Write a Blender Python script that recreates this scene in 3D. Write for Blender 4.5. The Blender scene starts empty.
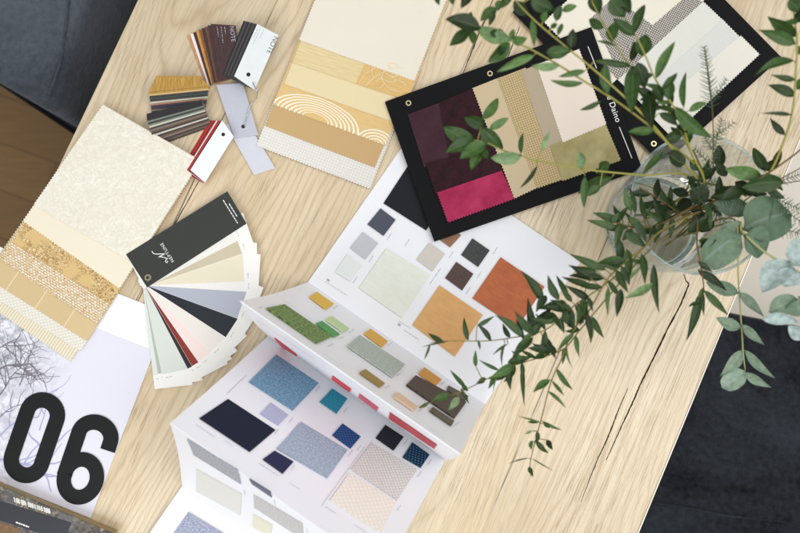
import bpy, bmesh, math, random
from mathutils import Vector, Matrix, noise as mnoise
R = math.radians
TZ = 0.75                     # table height
scn = bpy.context.scene
col = scn.collection

# ------------------------------------------------------------------ camera
TH, F, D = R(4.0), 800.0, 1.2
FWD = Vector((0, math.sin(TH), -math.cos(TH))); UP = Vector((0, math.cos(TH), math.sin(TH))); RT = Vector((1, 0, 0))
CAM = Vector((0, 0, TZ)) - FWD * D

def ray(x, y):
    return FWD + RT * ((x - 400) / F) - UP * ((y - 266.5) / F)
def P(x, y, z=0.0):                       # photo pixel -> point z above the table top
    d = ray(x, y)
    return CAM + d * ((TZ + z - CAM.z) / d.z)

cd = bpy.data.cameras.new('camera'); cam = bpy.data.objects.new('camera', cd); col.objects.link(cam)
cam.location = CAM; cam.rotation_euler = (TH, 0, 0)
cd.sensor_width = 36; cd.lens = 36; cd.clip_start = 0.05; cd.clip_end = 60
cd.dof.use_dof = True; cd.dof.focus_distance = 1.17; cd.dof.aperture_fstop = 2.9
scn.camera = cam

# ------------------------------------------------------------------ materials
def srgb(r, g, b):
    f = lambda c: (c / 255 / 12.92) if c / 255 <= .04045 else ((c / 255 + .055) / 1.055) ** 2.4
    return (f(r), f(g), f(b), 1)

class N:
    def __init__(s, name, rough=.7, spec=.4, sheen=0, sheen_rough=.4, coat=0):
        s.m = bpy.data.materials.new(name); s.m.use_nodes = True
        s.t = s.m.node_tree; s.b = s.t.nodes['Principled BSDF']
        s.set('Roughness', rough); s.set('Specular IOR Level', spec)
        if sheen: s.set('Sheen Weight', sheen); s.set('Sheen Roughness', sheen_rough)
        if coat: s.set('Coat Weight', coat); s.set('Coat Roughness', .12)
    def set(s, k, v):
        if hasattr(v, 'is_output'): s.t.links.new(v, s.b.inputs[k])
        else: s.b.inputs[k].default_value = v
    def n(s, typ, props=None, **ins):
        x = s.t.nodes.new('ShaderNode' + typ)
        for k, v in (props or {}).items(): setattr(x, k, v)
        for k, v in ins.items():
            key = int(k[1:]) if k[0] == 'i' and k[1:].isdigit() else k.replace('_', ' ')
            if hasattr(v, 'is_output'): s.t.links.new(v, x.inputs[key])
            else: x.inputs[key].default_value = v
        return x
    def uv(s, sx=1, sy=1, rot=0, loc=(0, 0, 0)):
        if not hasattr(s, '_uv'): s._uv = s.n('UVMap').outputs[0]
        return s.n('Mapping', i0=s._uv, Scale=(sx, sy, 1), Rotation=(0, 0, rot), Location=loc).outputs[0]
    def noise(s, vec, scale, detail=3, rough=.55, dist=0):
        return s.n('TexNoise', Vector=vec, Scale=scale, Detail=detail, Roughness=rough, Distortion=dist).outputs['Fac']
    def wave(s, vec, period, dist=0, dscale=1, detail=2, prof='SIN', d='X'):
        return s.n('TexWave', dict(wave_type='BANDS', bands_direction=d, wave_profile=prof), Vector=vec, Scale=.31416 / period, Distortion=dist, Detail=detail, Detail_Scale=dscale).outputs['Fac']
    def ramp(s, fac, *st):
        r = s.n('ValToRGB', i0=fac); e = r.color_ramp.elements
        while len(e) < len(st): e.new(.5)
        for k, (p, c) in enumerate(st):
            e[k].position = p; e[k].color = c if not isinstance(c, (int, float)) else (c, c, c, 1)
        return r.outputs[0]
    def mix(s, fac, a, b, mode='MIX'):
        x = s.n('Mix', dict(data_type='RGBA', blend_type=mode))
        for i, v in ((0, fac), (6, a), (7, b)):
            if hasattr(v, 'is_output'): s.t.links.new(v, x.inputs[i])
            else: x.inputs[i].default_value = v
        return x.outputs[2]
    def math(s, op, a, b=0.0, c=0.0):
        return s.n('Math', dict(operation=op), i0=a, i1=b, i2=c).outputs[0]
    def bump(s, h, strength=.3, dist=.001):
        s.set('Normal', s.n('Bump', Height=h, Strength=strength, Distance=dist).outputs[0])
    def color(s, c): s.set('Base Color', c); return s

def sc(c, k): return (c[0] * k, c[1] * k, c[2] * k, 1)

def plain(name, c, rough=.6, spec=.4, var=.06, **kw):
    m = N(name, rough, spec, **kw)
    f = m.noise(m.uv(), 35, 4)
    m.color(m.mix(f, sc(c, 1 - var), sc(c, 1 + var)))
    m.set('Roughness', m.n('MapRange', i0=m.noise(m.uv(), 18, 5, .7), i3=rough - .1, i4=rough + .1).outputs[0])
    return m.m
def weave(name, c, c2, period=.0022, strength=.6, rough=.85, sheen=.15, thr=.5):
    m = N(name, rough, .25, sheen=sheen)
    a = m.wave(m.uv(), period, 1.2, 300); b = m.wave(m.uv(), period, 1.2, 300, d='Y')
    h = m.math('MULTIPLY', a, b); n = m.noise(m.uv(), 700, 2); n2 = m.noise(m.uv(), 30, 3)
    f = m.math('ADD', m.math('MULTIPLY', h, .8), m.math('MULTIPLY', n, .4))
    k = m.mix(m.ramp(f, (thr - .3, 0), (thr + .2, 1)), c2, c)
    m.color(m.mix(m.math('MULTIPLY', n2, .25), k, sc(c, .82)))
    m.bump(f, strength, .0008); return m.m
def tweed(name, ca, cb, scale=420, lo=.4, hi=.62, strength=.5, rough=.9, stretch=1):
    m = N(name, rough, .2, sheen=.2)
    f = m.noise(m.uv(1, stretch), scale, 3, .7)
    g = m.noise(m.uv(stretch, 1), scale * .8, 2, .7)
    h = m.math('MULTIPLY', m.math('ADD', f, g), .5)
    m.color(m.ramp(h, (lo, ca), (hi, cb))); m.bump(h, strength, .001); return m.m
def velvet(name, c, c2, scale=14, sheen=.6):
    m = N(name, .75, .2, sheen=sheen, sheen_rough=.35)
    m.b.inputs['Sheen Tint'].default_value = sc(c2, 2.2)
    f = m.noise(m.uv(), scale, 5, .6); g = m.noise(m.uv(), 900, 2)
    m.color(m.mix(m.ramp(f, (.35, 0), (.7, 1)), c, c2))
    m.bump(m.math('ADD', f, m.math('MULTIPLY', g, .3)), .3, .002); return m.m
def leather(name, c, c2, rough=.45, scale=520):
    m = N(name, rough, .5)
    v = m.n('TexVoronoi', dict(feature='DISTANCE_TO_EDGE'), Vector=m.uv(), Scale=scale).outputs['Distance']
    f = m.noise(m.uv(), 22, 6, .65, .6); g = m.noise(m.uv(1, 6), 40, 3)
    m.color(m.mix(m.ramp(m.math('MULTIPLY', m.math('ADD', f, g), .5), (.35, 0), (.68, 1)), c, c2))
    m.bump(m.math('ADD', v, m.math('MULTIPLY', f, .4)), .5, .0012); return m.m

M = {}
# paper
def paper(name, c, rough=.45, spec=.35):
    m = N(name, rough, spec); f = m.noise(m.uv(), 6, 3); g = m.noise(m.uv(), 900, 2)
    m.color(m.mix(f, sc(c, .97), sc(c, 1.02))); m.bump(g, .06, .0005); return m.m
M['paper'] = paper('coated_white_paper', srgb(235, 235, 239))
M['paper_warm'] = paper('warm_white_card', srgb(236, 234, 228))
M['black_board'] = plain('black_board', srgb(17, 17, 19), .65, .12, .12)
M['deck_cover'] = plain('charcoal_card', srgb(52, 54, 51), .55, .3)
M['ink'] = plain('black_ink', srgb(20, 21, 21), .5, .2, .05)
M['ink_grey'] = plain('grey_ink', srgb(170, 170, 180), .6)
M['ink_dark'] = plain('dark_grey_ink', srgb(90, 90, 96), .6)
M['ink_white'] = plain('white_ink', srgb(235, 235, 232), .5)
m = N('metal_rivet', .3, .5); m.set('Metallic', 1.0); m.color(srgb(190, 180, 140)); M['rivet'] = m.m
m = N('chain_metal', .25, .5); m.set('Metallic', 1.0); m.color(srgb(190, 192, 196)); M['chain'] = m.m
M['hole'] = plain('dark_hole', srgb(35, 33, 32), .8)

# oak table: u across the boards, v along the grain
def sb_u(m, v): return m.n('SeparateXYZ', i0=v).outputs[0]
def oak():
    m = N('pale_oak', .42, 1.0)
    sep = m.n('SeparateXYZ', i0=m._uv if hasattr(m, '_uv') else m.uv())
    u = sep.outputs[0]
    PW = .303
    uu = m.math('DIVIDE', m.math('ADD', u, -.1965 + PW * 2), PW)
    idx = m.math('FLOOR', uu); fr = m.math('FRACT', uu)
    rnd = m.n('TexWhiteNoise', dict(noise_dimensions='1D'), W=idx).outputs['Value']
    off = m.n('CombineXYZ', X=m.math('MULTIPLY', rnd, 3.1), Y=m.math('MULTIPLY', rnd, 7.7), Z=0.0).outputs[0]
    base = m.n('VectorMath', dict(operation='ADD'), i0=m.uv(), i1=off).outputs[0]
    mp = lambda sx, sy: m.n('Mapping', i0=base, Scale=(sx, sy, 1)).outputs[0]
    warp = m.noise(mp(1, .2), 4.6, 2, .4)
    warp2 = m.noise(mp(1, .3), 60, 2, .5)
    Fd = m.math('ADD', m.math('MULTIPLY', sb_u(m, base), 200), m.math('ADD', m.math('MULTIPLY', warp, 62), m.math('MULTIPLY', warp2, 1.3)))
    rings = m.math('POWER', m.math('PINGPONG', Fd, 1.0), 3.2)
    rmask = m.ramp(m.noise(mp(1, .3), 6, 2), (.36, .45), (.58, 1))
    rings = m.math('MULTIPLY', rings, rmask)
    broad = m.noise(mp(1, .16), 9, 4, .55)
    mid = m.noise(mp(1, .05), 120, 3, .6)
    pores = m.noise(mp(1, .024), 680, 3, .65)
    pores2 = m.noise(mp(1, .011), 420, 3, .65)
    pm = m.ramp(pores, (.55, 0), (.62, 1)); pm2 = m.ramp(pores2, (.55, 0), (.70, 1))
    pmask = m.ramp(m.noise(mp(1, .25), 14, 3), (.36, .15), (.62, 1))
    pm = m.math('MULTIPLY', pm, pmask)
    c = m.mix(m.ramp(broad, (.32, 0), (.68, 1)), srgb(205, 183, 147), srgb(226, 209, 179))
    c = m.mix(m.math('MULTIPLY', m.ramp(mid, (.4, 0), (.65, 1)), .28), c, srgb(192, 166, 118))
    c = m.mix(m.math('MULTIPLY', rings, .47), c, srgb(164, 134, 88))
    c = m.mix(m.math('MULTIPLY', pm2, .30), c, srgb(166, 136, 92))
    c = m.mix(m.math('MULTIPLY', pm, .55), c, srgb(128, 100, 64))
    tone = m.math('ADD', m.math('MULTIPLY', rnd, .14), .9)
    tc = m.n('CombineXYZ', X=tone, Y=tone, Z=tone).outputs[0]
    c = m.mix(1.0, c, tc, 'MULTIPLY')
    # knots
    v = m.n('TexVoronoi', Vector=mp(1, .55), Scale=5.2, Randomness=1.0).outputs['Distance']
    kn = m.ramp(v, (.0, 1), (.035, .5), (.075, 0))
    c = m.mix(m.math('MULTIPLY', kn, .6), c, srgb(120, 84, 50))
    # joints between boards, closed in places
    e = m.math('ABSOLUTE', m.math('SUBTRACT', fr, .5))
    gap = m.noise(m.uv(.01, 1), 9, 2)
    jt = m.math('MULTIPLY', m.math('GREATER_THAN', e, .4965), m.ramp(gap, (.42, .12), (.55, 1)))
    c = m.mix(m.math('MULTIPLY', jt, .8), c, srgb(70, 48, 28))
    m.color(c)
    h = m.math('SUBTRACT', m.math('MULTIPLY', rings, -.4), m.math('ADD', m.math('MULTIPLY', pm, .6), m.math('ADD', m.math('MULTIPLY', pm2, .6), m.math('MULTIPLY', jt, 2.5))))
    m.bump(h, .35, .0007)
    m.set('Roughness', m.n('MapRange', i0=pm2, i3=.34, i4=.55).outputs[0])
    return m.m
M['oak'] = oak()
M['oak_edge'] = plain('oak_edge', srgb(244, 238, 228), .4, .5)
M['crack'] = plain('dark_wood_crack', srgb(52, 40, 31), .9, .1, .3)

def floor_mat():
    m = N('brown_floor_boards', .5, .4)
    b = m.n('TexBrick', dict(offset=.37), Vector=m.uv(rot=R(20)), Color1=srgb(148, 116, 74), Color2=srgb(134, 104, 64), Mortar=srgb(96, 66, 36), Scale=1.0, Mortar_Size=.0015, Brick_Width=.9, Row_Height=.11)
    f = m.noise(m.uv(1, 12, rot=R(20)), 10, 5, .65)
    m.color(m.mix(m.math('MULTIPLY', f, .8), b.outputs[0], srgb(100, 74, 42)))
    m.bump(f, .1, .002); return m.m
M['floor'] = floor_mat()
M['bright_floor'] = weave('bright_floor_cream', srgb(252, 246, 234), srgb(244, 234, 216), .006, .4)

def upholstery(name, c, c2, sheen):
    m = N(name, .85, .12, sheen=sheen, sheen_rough=.4)
    m.b.inputs['Sheen Tint'].default_value = (.72, .78, .88, 1)
    f = m.noise(m.uv(loc=(.2, .13, 0)), 3.6, 5, .62, .5); g = m.noise(m.uv(), 420, 2, .7)
    sd = m.ramp(m.noise(m.uv(), 90, 4, .7), (.3, 0), (.7, 1)); f = m.math('ADD', m.math('MULTIPLY', f, .82), m.math('MULTIPLY', sd, .16)); m.color(m.mix(m.ramp(f, (.36, 0), (.68, 1)), c, c2))
    m.bump(m.math('ADD', m.math('MULTIPLY', f, 1.0), m.math('MULTIPLY', g, .08)), .5, .02); return m.m
M['blue_velvet'] = upholstery('blue_grey_velvet', srgb(54, 59, 66), srgb(88, 94, 102), .3)
M['navy_velvet'] = upholstery('dark_navy_velvet', srgb(14, 14, 16), srgb(54, 58, 65), .12)
M['dark_metal'] = plain('dark_metal', srgb(30, 30, 32), .4, .5)

def leafmat(name, cs, rough=.42, trans=.28, spec=.35):
    m = N(name, rough, spec)
    a = m.n('Attribute', dict(attribute_name='tint')).outputs['Fac']
    c = m.ramp(a, *cs)
    f = m.n('TexNoise', Vector=m.n('TexCoord').outputs['Object'], Scale=150.0, Detail=4.0).outputs['Fac']
    f = m.ramp(f, (.35, 0), (.7, 1))
    vein = m.n('SeparateXYZ', i0=m.uv()).outputs[0]      # u: 0..1 across leaf
    mid = m.ramp(m.math('ABSOLUTE', m.math('SUBTRACT', vein, .5)), (.0, 1), (.06, 0))
    c = m.mix(m.math('MULTIPLY', f, .45), c, sc(cs[0][1], .55))
    c = m.mix(m.math('MULTIPLY', mid, .2), c, cs[-1][1])
    m.color(c)
    if trans:
        tr = m.n('BsdfTranslucent', Color=c)
        out = [n for n in m.t.nodes if n.type == 'OUTPUT_MATERIAL'][0]
        mx = m.n('MixShader', i0=trans, i1=m.b.outputs[0], i2=tr.outputs[0])
        m.t.links.new(mx.outputs[0], out.inputs[0])
    return m.m
M['leaf'] = leafmat('green_leaf', ((0, srgb(36, 54, 20)), (.5, srgb(64, 96, 42)), (.85, srgb(96, 132, 66)), (1, srgb(138, 166, 118))))
M['leaf_dark'] = leafmat('dark_green_leaf', ((0, srgb(34, 50, 23)), (.6, srgb(60, 86, 43)), (1, srgb(94, 120, 68))))
M['leaf_silver'] = leafmat('silver_leaf', ((0, srgb(98, 120, 96)), (.6, srgb(140, 160, 138)), (1, srgb(182, 198, 198))), .55, .15, .2)
M['stem_green'] = plain('yellow_green_stem', srgb(142, 138, 62), .5, .4, .2)
M['stem_olive'] = plain('olive_stem', srgb(118, 106, 52), .5, .3, .25)
M['stem_brown'] = plain('brown_stem', srgb(92, 76, 40), .6, .3, .25)
M['stem_pale'] = plain('pale_green_stem', srgb(148, 152, 98), .5, .4, .15)
M['needle'] = plain('fern_needle', srgb(58, 82, 56), .5, .3, .2)

def glass_mat(name, ior, tint, rough=0.0):
    m = N(name, rough, .5)
    m.set('Transmission Weight', 1.0); m.set('IOR', ior); m.color(tint); return m.m
def thin_glass():
    m = N('clear_glass', .02)
    tr = m.n('BsdfTransparent', Color=(.965, .985, .985, 1)); gl = m.n('BsdfGlossy', Color=(1, 1, 1, 1), Roughness=.03)
    fz = m.n('Fresnel', IOR=1.5).outputs[0]
    mx = m.n('MixShader', i0=m.math('MULTIPLY', fz, .38), i1=tr.outputs[0], i2=gl.outputs[0])
    out = [n for n in m.t.nodes if n.type == 'OUTPUT_MATERIAL'][0]; m.t.links.new(mx.outputs[0], out.inputs[0]); return m.m
M['glass'] = thin_glass()
def thin_water():
    m = N('water', .02)
    tr = m.n('BsdfTransparent', Color=(.985, .99, .985, 1)); gl = m.n('BsdfGlossy', Color=(1, 1, 1, 1), Roughness=.01)
    mx = m.n('MixShader', i0=m.math('MULTIPLY', m.n('Fresnel', IOR=1.33).outputs[0], .7), i1=tr.outputs[0], i2=gl.outputs[0])
    out = [n for n in m.t.nodes if n.type == 'OUTPUT_MATERIAL'][0]; m.t.links.new(mx.outputs[0], out.inputs[0]); return m.m
M['water'] = thin_water()
M['rim_glass'] = glass_mat('rim_glass', 1.46, (.66, .84, .92, 1))

# ------------------------------------------------------------------ building
INV = {}
def thing(name, label, cat, loc, rot=0, group=None, kind=None):
    o = bpy.data.objects.new(name, None); col.objects.link(o)
    o.empty_display_size = .05
    o.location = loc; o.rotation_euler = (0, 0, rot)
    o['label'] = label; o['category'] = cat
    if group: o['group'] = group
    if kind: o['kind'] = kind
    INV[o.name] = (Matrix.Translation(loc) @ Matrix.Rotation(rot, 4, 'Z')).inverted()
    return o

def emit(name, verts, faces, mat, parent=None, uvs=None, smooth=False, tint=None, label=None):
    me = bpy.data.meshes.new(name)
    inv = INV[parent.name] if parent else Matrix.Identity(4)
    me.from_pydata([inv @ Vector(v) for v in verts], [], faces)
    ul = me.uv_layers.new(name='UVMap')
    vi = [0] * len(me.loops); me.loops.foreach_get('vertex_index', vi)
    buf = []
    for i in vi:
        q = uvs[i] if uvs else (verts[i][0], verts[i][1]); buf += [q[0], q[1]]
    ul.data.foreach_set('uv', buf)
    if tint:
        at = me.attributes.new('tint', 'FLOAT', 'POINT'); at.data.foreach_set('value', tint)
    for m_ in (mat if isinstance(mat, list) else [mat]): me.materials.append(m_)
    if smooth: me.polygons.foreach_set('use_smooth', [True] * len(me.polygons))
    me.validate(); me.update()
    o = bpy.data.objects.new(name, me); col.objects.link(o)
    if parent: o.parent = parent; INV[o.name] = inv
    if label: o['label'] = label
    return o
def recalc(o):
    bm = bmesh.new(); bm.from_mesh(o.data); bmesh.ops.recalc_face_normals(bm, faces=bm.faces[:]); bm.to_mesh(o.data); bm.free()

class Frame:                                # a flat (or gently bowed) sheet in space
    def __init__(s, o, a, b, bow=0, L=1):
        s.o = Vector(o); s.a = Vector(a).normalized(); s.b = Vector(b).normalized(); s.n = s.a.cross(s.b).normalized()
        if s.n.z < 0: s.n = -s.n
        s.bow = bow; s.L = L
    def px(s, x, y):
        d = ray(x, y); t = (s.o - CAM).dot(s.n) / d.dot(s.n); q = CAM + d * t - s.o
        return Vector((q.dot(s.a), q.dot(s.b)))
    def pt(s, st, h=0):
        k = min(max(st[1] / s.L, 0), 1)
        return s.o + s.a * st[0] + s.b * st[1] + s.n * (h + s.bow * math.sin(math.pi * k))
def table(z=0): return Frame((0, 0, TZ + z), (1, 0, 0), (0, 1, 0))
T0 = table()

HALF, TOOTH = .0023, .0017
def patch(name, fr, q, mat, parent, h=0, th=.0006, zig='', wob=0, seed=0, px=True, fine=.012, label=None, curl=0, uvo=(0, 0)):
    q = [fr.px(*c) for c in q] if px else [Vector(c) for c in q]
    tl, tr, br, bl = q
    Lu = ((tr - tl).length + (br - bl).length) / 2; Lv = ((bl - tl).length + (br - tr).length) / 2
    nu = max(1, round(Lu / (HALF if ('t' in zig or 'b' in zig) else fine))); nv = max(1, round(Lv / (HALF if ('l' in zig or 'r' in zig) else fine)))
    nu += nu % 2; nv += nv % 2
    eu = ((tr - tl) + (br - bl)).normalized(); ev = ((bl - tl) + (br - tr)).normalized()
    top, uvs = [], []
    for j in range(nv + 1):
        for i in range(nu + 1):
            a, b = i / nu, j / nv
            p = (tl * (1 - a) + tr * a) * (1 - b) + (bl * (1 - a) + br * a) * b
            k = TOOTH
            if 't' in zig and j == 0 and i % 2: p = p + ev * k
            if 'b' in zig and j == nv and i % 2: p = p - ev * k
            if 'l' in zig and i == 0 and j % 2: p = p + eu * k
            if 'r' in zig and i == nu and j % 2: p = p - eu * k
            hh = h
            if wob: hh += wob * (mnoise.noise(Vector((p.x * 14 + seed, p.y * 14, seed * 1.7))) + 1) * .5
            if curl: hh += curl * max(0, b - .75) ** 2 * 16
            top.append((p, hh)); uvs.append((a * Lu + uvo[0], b * Lv + uvo[1]))
    n = len(top); W = nu + 1
    verts = [fr.pt(p, hh) for p, hh in top] + [fr.pt(p, hh - th) for p, hh in top]
    faces = []
    for j in range(nv):
        for i in range(nu):
            a = j * W + i
            faces.append((a, a + W, a + W + 1, a + 1)); faces.append((n + a, n + a + 1, n + a + W + 1, n + a + W))
    ring = [i for i in range(W)] + [j * W + nu for j in range(1, nv + 1)] + [nv * W + i for i in range(nu - 1, -1, -1)] + [j * W for j in range(nv - 1, 0, -1)]
    for k in range(len(ring)):
        a, b = ring[k], ring[(k + 1) % len(ring)]; faces.append((a, b, n + b, n + a))
    o = emit(name, verts, faces, mat, parent, uvs + uvs, label=label)
    recalc(o); return o

def chip(name, fr, q, mat, parent, h0, h1, bev=.0004, px=True, label=None):
    q = [fr.px(*c) for c in q] if px else [Vector(c) for c in q]
    k = len(q); verts = [fr.pt(c, h1) for c in q] + [fr.pt(c, h0) for c in q]
    e = (q[1] - q[0]).normalized(); f = Vector((-e.y, e.x))
    uv = [((c - q[0]).dot(e), (c - q[0]).dot(f)) for c in q]
    faces = [tuple(range(k)), tuple(range(2 * k - 1, k - 1, -1))] + [(i, i + k, (i + 1) % k + k, (i + 1) % k) for i in range(k)]
    o = emit(name, verts, faces, mat, parent, uv + uv, label=label)
    bm = bmesh.new(); bm.from_mesh(o.data); bmesh.ops.recalc_face_normals(bm, faces=bm.faces[:])
    if bev: bmesh.ops.bevel(bm, geom=bm.edges[:], offset=bev, segments=2, affect='EDGES', profile=.5)
    bm.to_mesh(o.data); bm.free(); return o

def strokes(name, fr, paths, mat, parent, h, px=True, seed=0, label=None):   # paths: (points, widths in photo px or m)
    verts, faces = [], []
    for k, (pts, w) in enumerate(paths):
        p = [fr.px(*c) for c in pts] if px else [Vector(c) for c in pts]
        base = len(verts); n = len(p)
        for i in range(n):
            d = (p[min(i + 1, n - 1)] - p[max(i - 1, 0)]); d = d.normalized() if d.length else Vector((1, 0)); nn = Vector((-d.y, d.x))
            ww = (w[i] if isinstance(w, (list, tuple)) else w) * (.0015 if px else 1) / 2
            hh = h + (k % 12) * 2e-5
            verts += [fr.pt(p[i] + nn * ww, hh), fr.pt(p[i] - nn * ww, hh)]
        for i in range(n - 1):
            a = base + 2 * i; faces.append((a, a + 1, a + 3, a + 2))
    return emit(name, verts, faces, mat, parent, label=label)

def dashes(fr, start, d, length, h, rng, wpx=.9, gap=1.2):       # a line of print too small to read
    s = Vector(start); d = Vector(d).normalized(); out = []; t = 0
    while t < length:
        l = rng.uniform(.7, 3.2); l = min(l, length - t)
        a, b = s + d * t, s + d * (t + l)
        out.append(([tuple(a), tuple(b)], wpx * .75)); t += l + gap * .7
    return out

def text(name, body, fr, start, right, size_px, mat, parent, h, sx=1.0, space=1.0, font_shear=0):
    cu = bpy.data.curves.new(name, 'FONT'); cu.body = body; cu.size = 1; cu.space_character = space; cu.shear = font_shear
    t = bpy.data.objects.new(name, cu); col.objects.link(t); bpy.context.view_layer.update()
    me = bpy.data.meshes.new_from_object(t.evaluated_get(bpy.context.evaluated_depsgraph_get()))
    s = fr.px(*start); e = fr.px(start[0] + right[0], start[1] + right[1]); r = (e - s).normalized(); u = Vector((-r.y, r.x))
    k = size_px * .0015
    verts = [fr.pt(s + r * v.co.x * k * sx + u * v.co.y * k, h) for v in me.vertices]
    faces = [tuple(p.vertices) for p in me.polygons]
    bpy.data.objects.remove(t); bpy.data.meshes.remove(me); bpy.data.curves.remove(cu)
    return emit(name, verts, faces, mat, parent)

def disc(name, fr, c, rpx, mat, parent, h, th=.0005, inner=0, seg=24, label=None):
    c = fr.px(*c); r = rpx * .0015; verts, faces = [], []
    if inner:
        for k in range(seg):
            a = 2 * math.pi * k / seg; d = Vector((math.cos(a), math.sin(a)))
            for rr, hh in ((r, h - th), (r * .88, h), (r * inner, h), (r * inner * .9, h - th)):
                verts.append(fr.pt(c + d * rr, hh))
        for k in range(seg):
            for j in range(3):
                a, b = k * 4 + j, ((k + 1) % seg) * 4 + j; faces.append((a, b, b + 1, a + 1))
    else:
        verts.append(fr.pt(c, h))
        for k in range(seg):
            a = 2 * math.pi * k / seg; d = Vector((math.cos(a), math.sin(a)))
            verts.append(fr.pt(c + d * r * .8, h)); verts.append(fr.pt(c + d * r, h - th))
        for k in range(seg):
            a, b = 1 + 2 * k, 1 + 2 * ((k + 1) % seg); faces += [(0, a, b), (a, a + 1, b + 1, b)]
    o = emit(name, verts, faces, mat, parent, smooth=False, label=label); recalc(o); return o

def smoothline(pts, per=6):
    out = []
    n = len(pts)
    for i in range(n - 1):
        p0, p1, p2, p3 = pts[max(i - 1, 0)], pts[i], pts[i + 1], pts[min(i + 2, n - 1)]
        for k in range(per):
            t = k / per
            out.append(.5 * ((2 * p1) + (p2 - p0) * t + (2 * p0 - 5 * p1 + 4 * p2 - p3) * t * t + (3 * p1 - p0 - 3 * p2 + p3) * t ** 3))
    out.append(pts[-1]); return out
def tube_data(pts, r0, r1, seg=7, base=0):
    verts, faces, n = [], [], len(pts)
    for i, p in enumerate(pts):
        d = (pts[min(i + 1, n - 1)] - pts[max(i - 1, 0)]).normalized()
        s = d.cross(Vector((0, 0, 1)));  s = s.normalized() if s.length > 1e-4 else Vector((1, 0, 0)); u = s.cross(d)
        r = r0 + (r1 - r0) * i / max(n - 1, 1)
        for k in range(seg):
            a = 2 * math.pi * k / seg; verts.append(p + (s * math.cos(a) + u * math.sin(a)) * r)
    for i in range(n - 1):
        for k in range(seg):
            a = base + i * seg + k; b = base + i * seg + (k + 1) % seg; faces.append((a, b, b + seg, a + seg))
    return verts, faces

# ------------------------------------------------------------------ table
e0, e1 = P(137, 0), P(46, 192.5); g = (e0 - e1).normalized()        # grain direction, up the table
g = (P(137, 0) - P(46, 192.5)).normalized(); g2 = (P(730, 312) - P(638.6, 533)).normalized(); g = (g + g2).normalized(); g.z = 0; g.normalize()
ac = Vector((g.y, -g.x, 0))                                          # across the boards, to the right
lo_u = (P(90, 100) - Vector((0, 0, TZ))).dot(ac); hi_u = (P(705, 372) - Vector((0, 0, TZ))).dot(ac)
ang = math.atan2(-g.x, g.y)
tbl = thing('dining_table', 'pale oak table with dark cracks in its boards, everything lies on it', 'table', Vector((0, 0, 0)), ang)
def tp(u, v, z): return Vector((0, 0, TZ)) + ac * u + g * v + Vector((0, 0, z))
V0, V1 = -1.0, 1.1
def box_uv(name, u0, u1, v0, v1, z0, z1, mat, bev=.002):
    vs = [tp(u, v, z) for z in (z0, z1) for u, v in ((u0, v0), (u1, v0), (u1, v1), (u0, v1))]
    fs = [(3, 2, 1, 0), (4, 5, 6, 7), (0, 1, 5, 4), (1, 2, 6, 5), (2, 3, 7, 6), (3, 0, 4, 7)]
    o = emit(name, vs, fs, mat, tbl, [(0, 0)] * 8)
    bm = bmesh.new(); bm.from_mesh(o.data)
    bmesh.ops.bevel(bm, geom=bm.edges[:], offset=bev, segments=3, affect='EDGES', profile=.5)
    ul = bm.loops.layers.uv.verify()
    for f in bm.faces:
        for l in f.loops: l[ul].uv = (l.vert.co.x - lo_u, l.vert.co.y) if abs(f.normal.z) > .5 else (l.vert.co.z * 3 + l.vert.co.x, l.vert.co.y)
    bm.to_mesh(o.data); bm.free(); return o
box_uv('tabletop', lo_u, hi_u - .0017, V0, V1, -.04, 0, M['oak'])
box_uv('edge_band', hi_u - .0016, hi_u, V0, V1, -.04, .0002, M['oak_edge'], .0004)
for u in (lo_u + .1, hi_u - .16):
    for v in (V0 + .1, V1 - .16): box_uv('leg', u, u + .06, v, v + .06, -TZ, -.041, M['dark_metal'])
rc = random.Random(5)
def crackpath(pts, w0, wmax):
    pts = [Vector(p) for p in pts]; sm = []
    for i in range(len(pts) - 1):
        for k in range(10):
            t = k / 10; p = pts[i].lerp(pts[i + 1], t); d = (pts[i + 1] - pts[i]).normalized()
            p = p + Vector((-d.y, d.x)) * rc.uniform(-.16, .16); sm.append(tuple(p))
    sm.append(tuple(pts[-1])); n = len(sm)
    w = [max(.25, (w0 + (wmax - w0) * math.sin(math.pi * (i / (n - 1)) ** .8)) * rc.uniform(.65, 1.2)) for i in range(n)]
    return (sm, w)
strokes('crack', T0, [crackpath([(684, 274), (686, 281), (689, 284), (680, 306), (667, 330), (654, 357), (640, 385), (632, 404), (622, 425), (613, 445), (606, 460)], .6, 1.7)], M['crack'], tbl, .0003)
strokes('crack', T0, [crackpath([(628, 388), (619, 408), (610, 432), (604, 446), (598, 458), (590, 478), (581, 502)], .4, 1.3)], M['crack'], tbl, .0003)
strokes('crack', T0, [crackpath([(491, 8), (478, 36), (470, 56), (462, 76)], .6, 1.3)], M['crack'], tbl, .0003)
strokes('crack', T0, [crackpath([(520, 26), (513, 44), (506, 62)], .5, .9)], M['crack'], tbl, .0003)
strokes('crack', T0, [crackpath([(204, 172), (194, 190), (176, 222), (168, 236), (150, 272), (122, 330)], .5, 1.0)], M['crack'], tbl, .0003)

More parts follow.
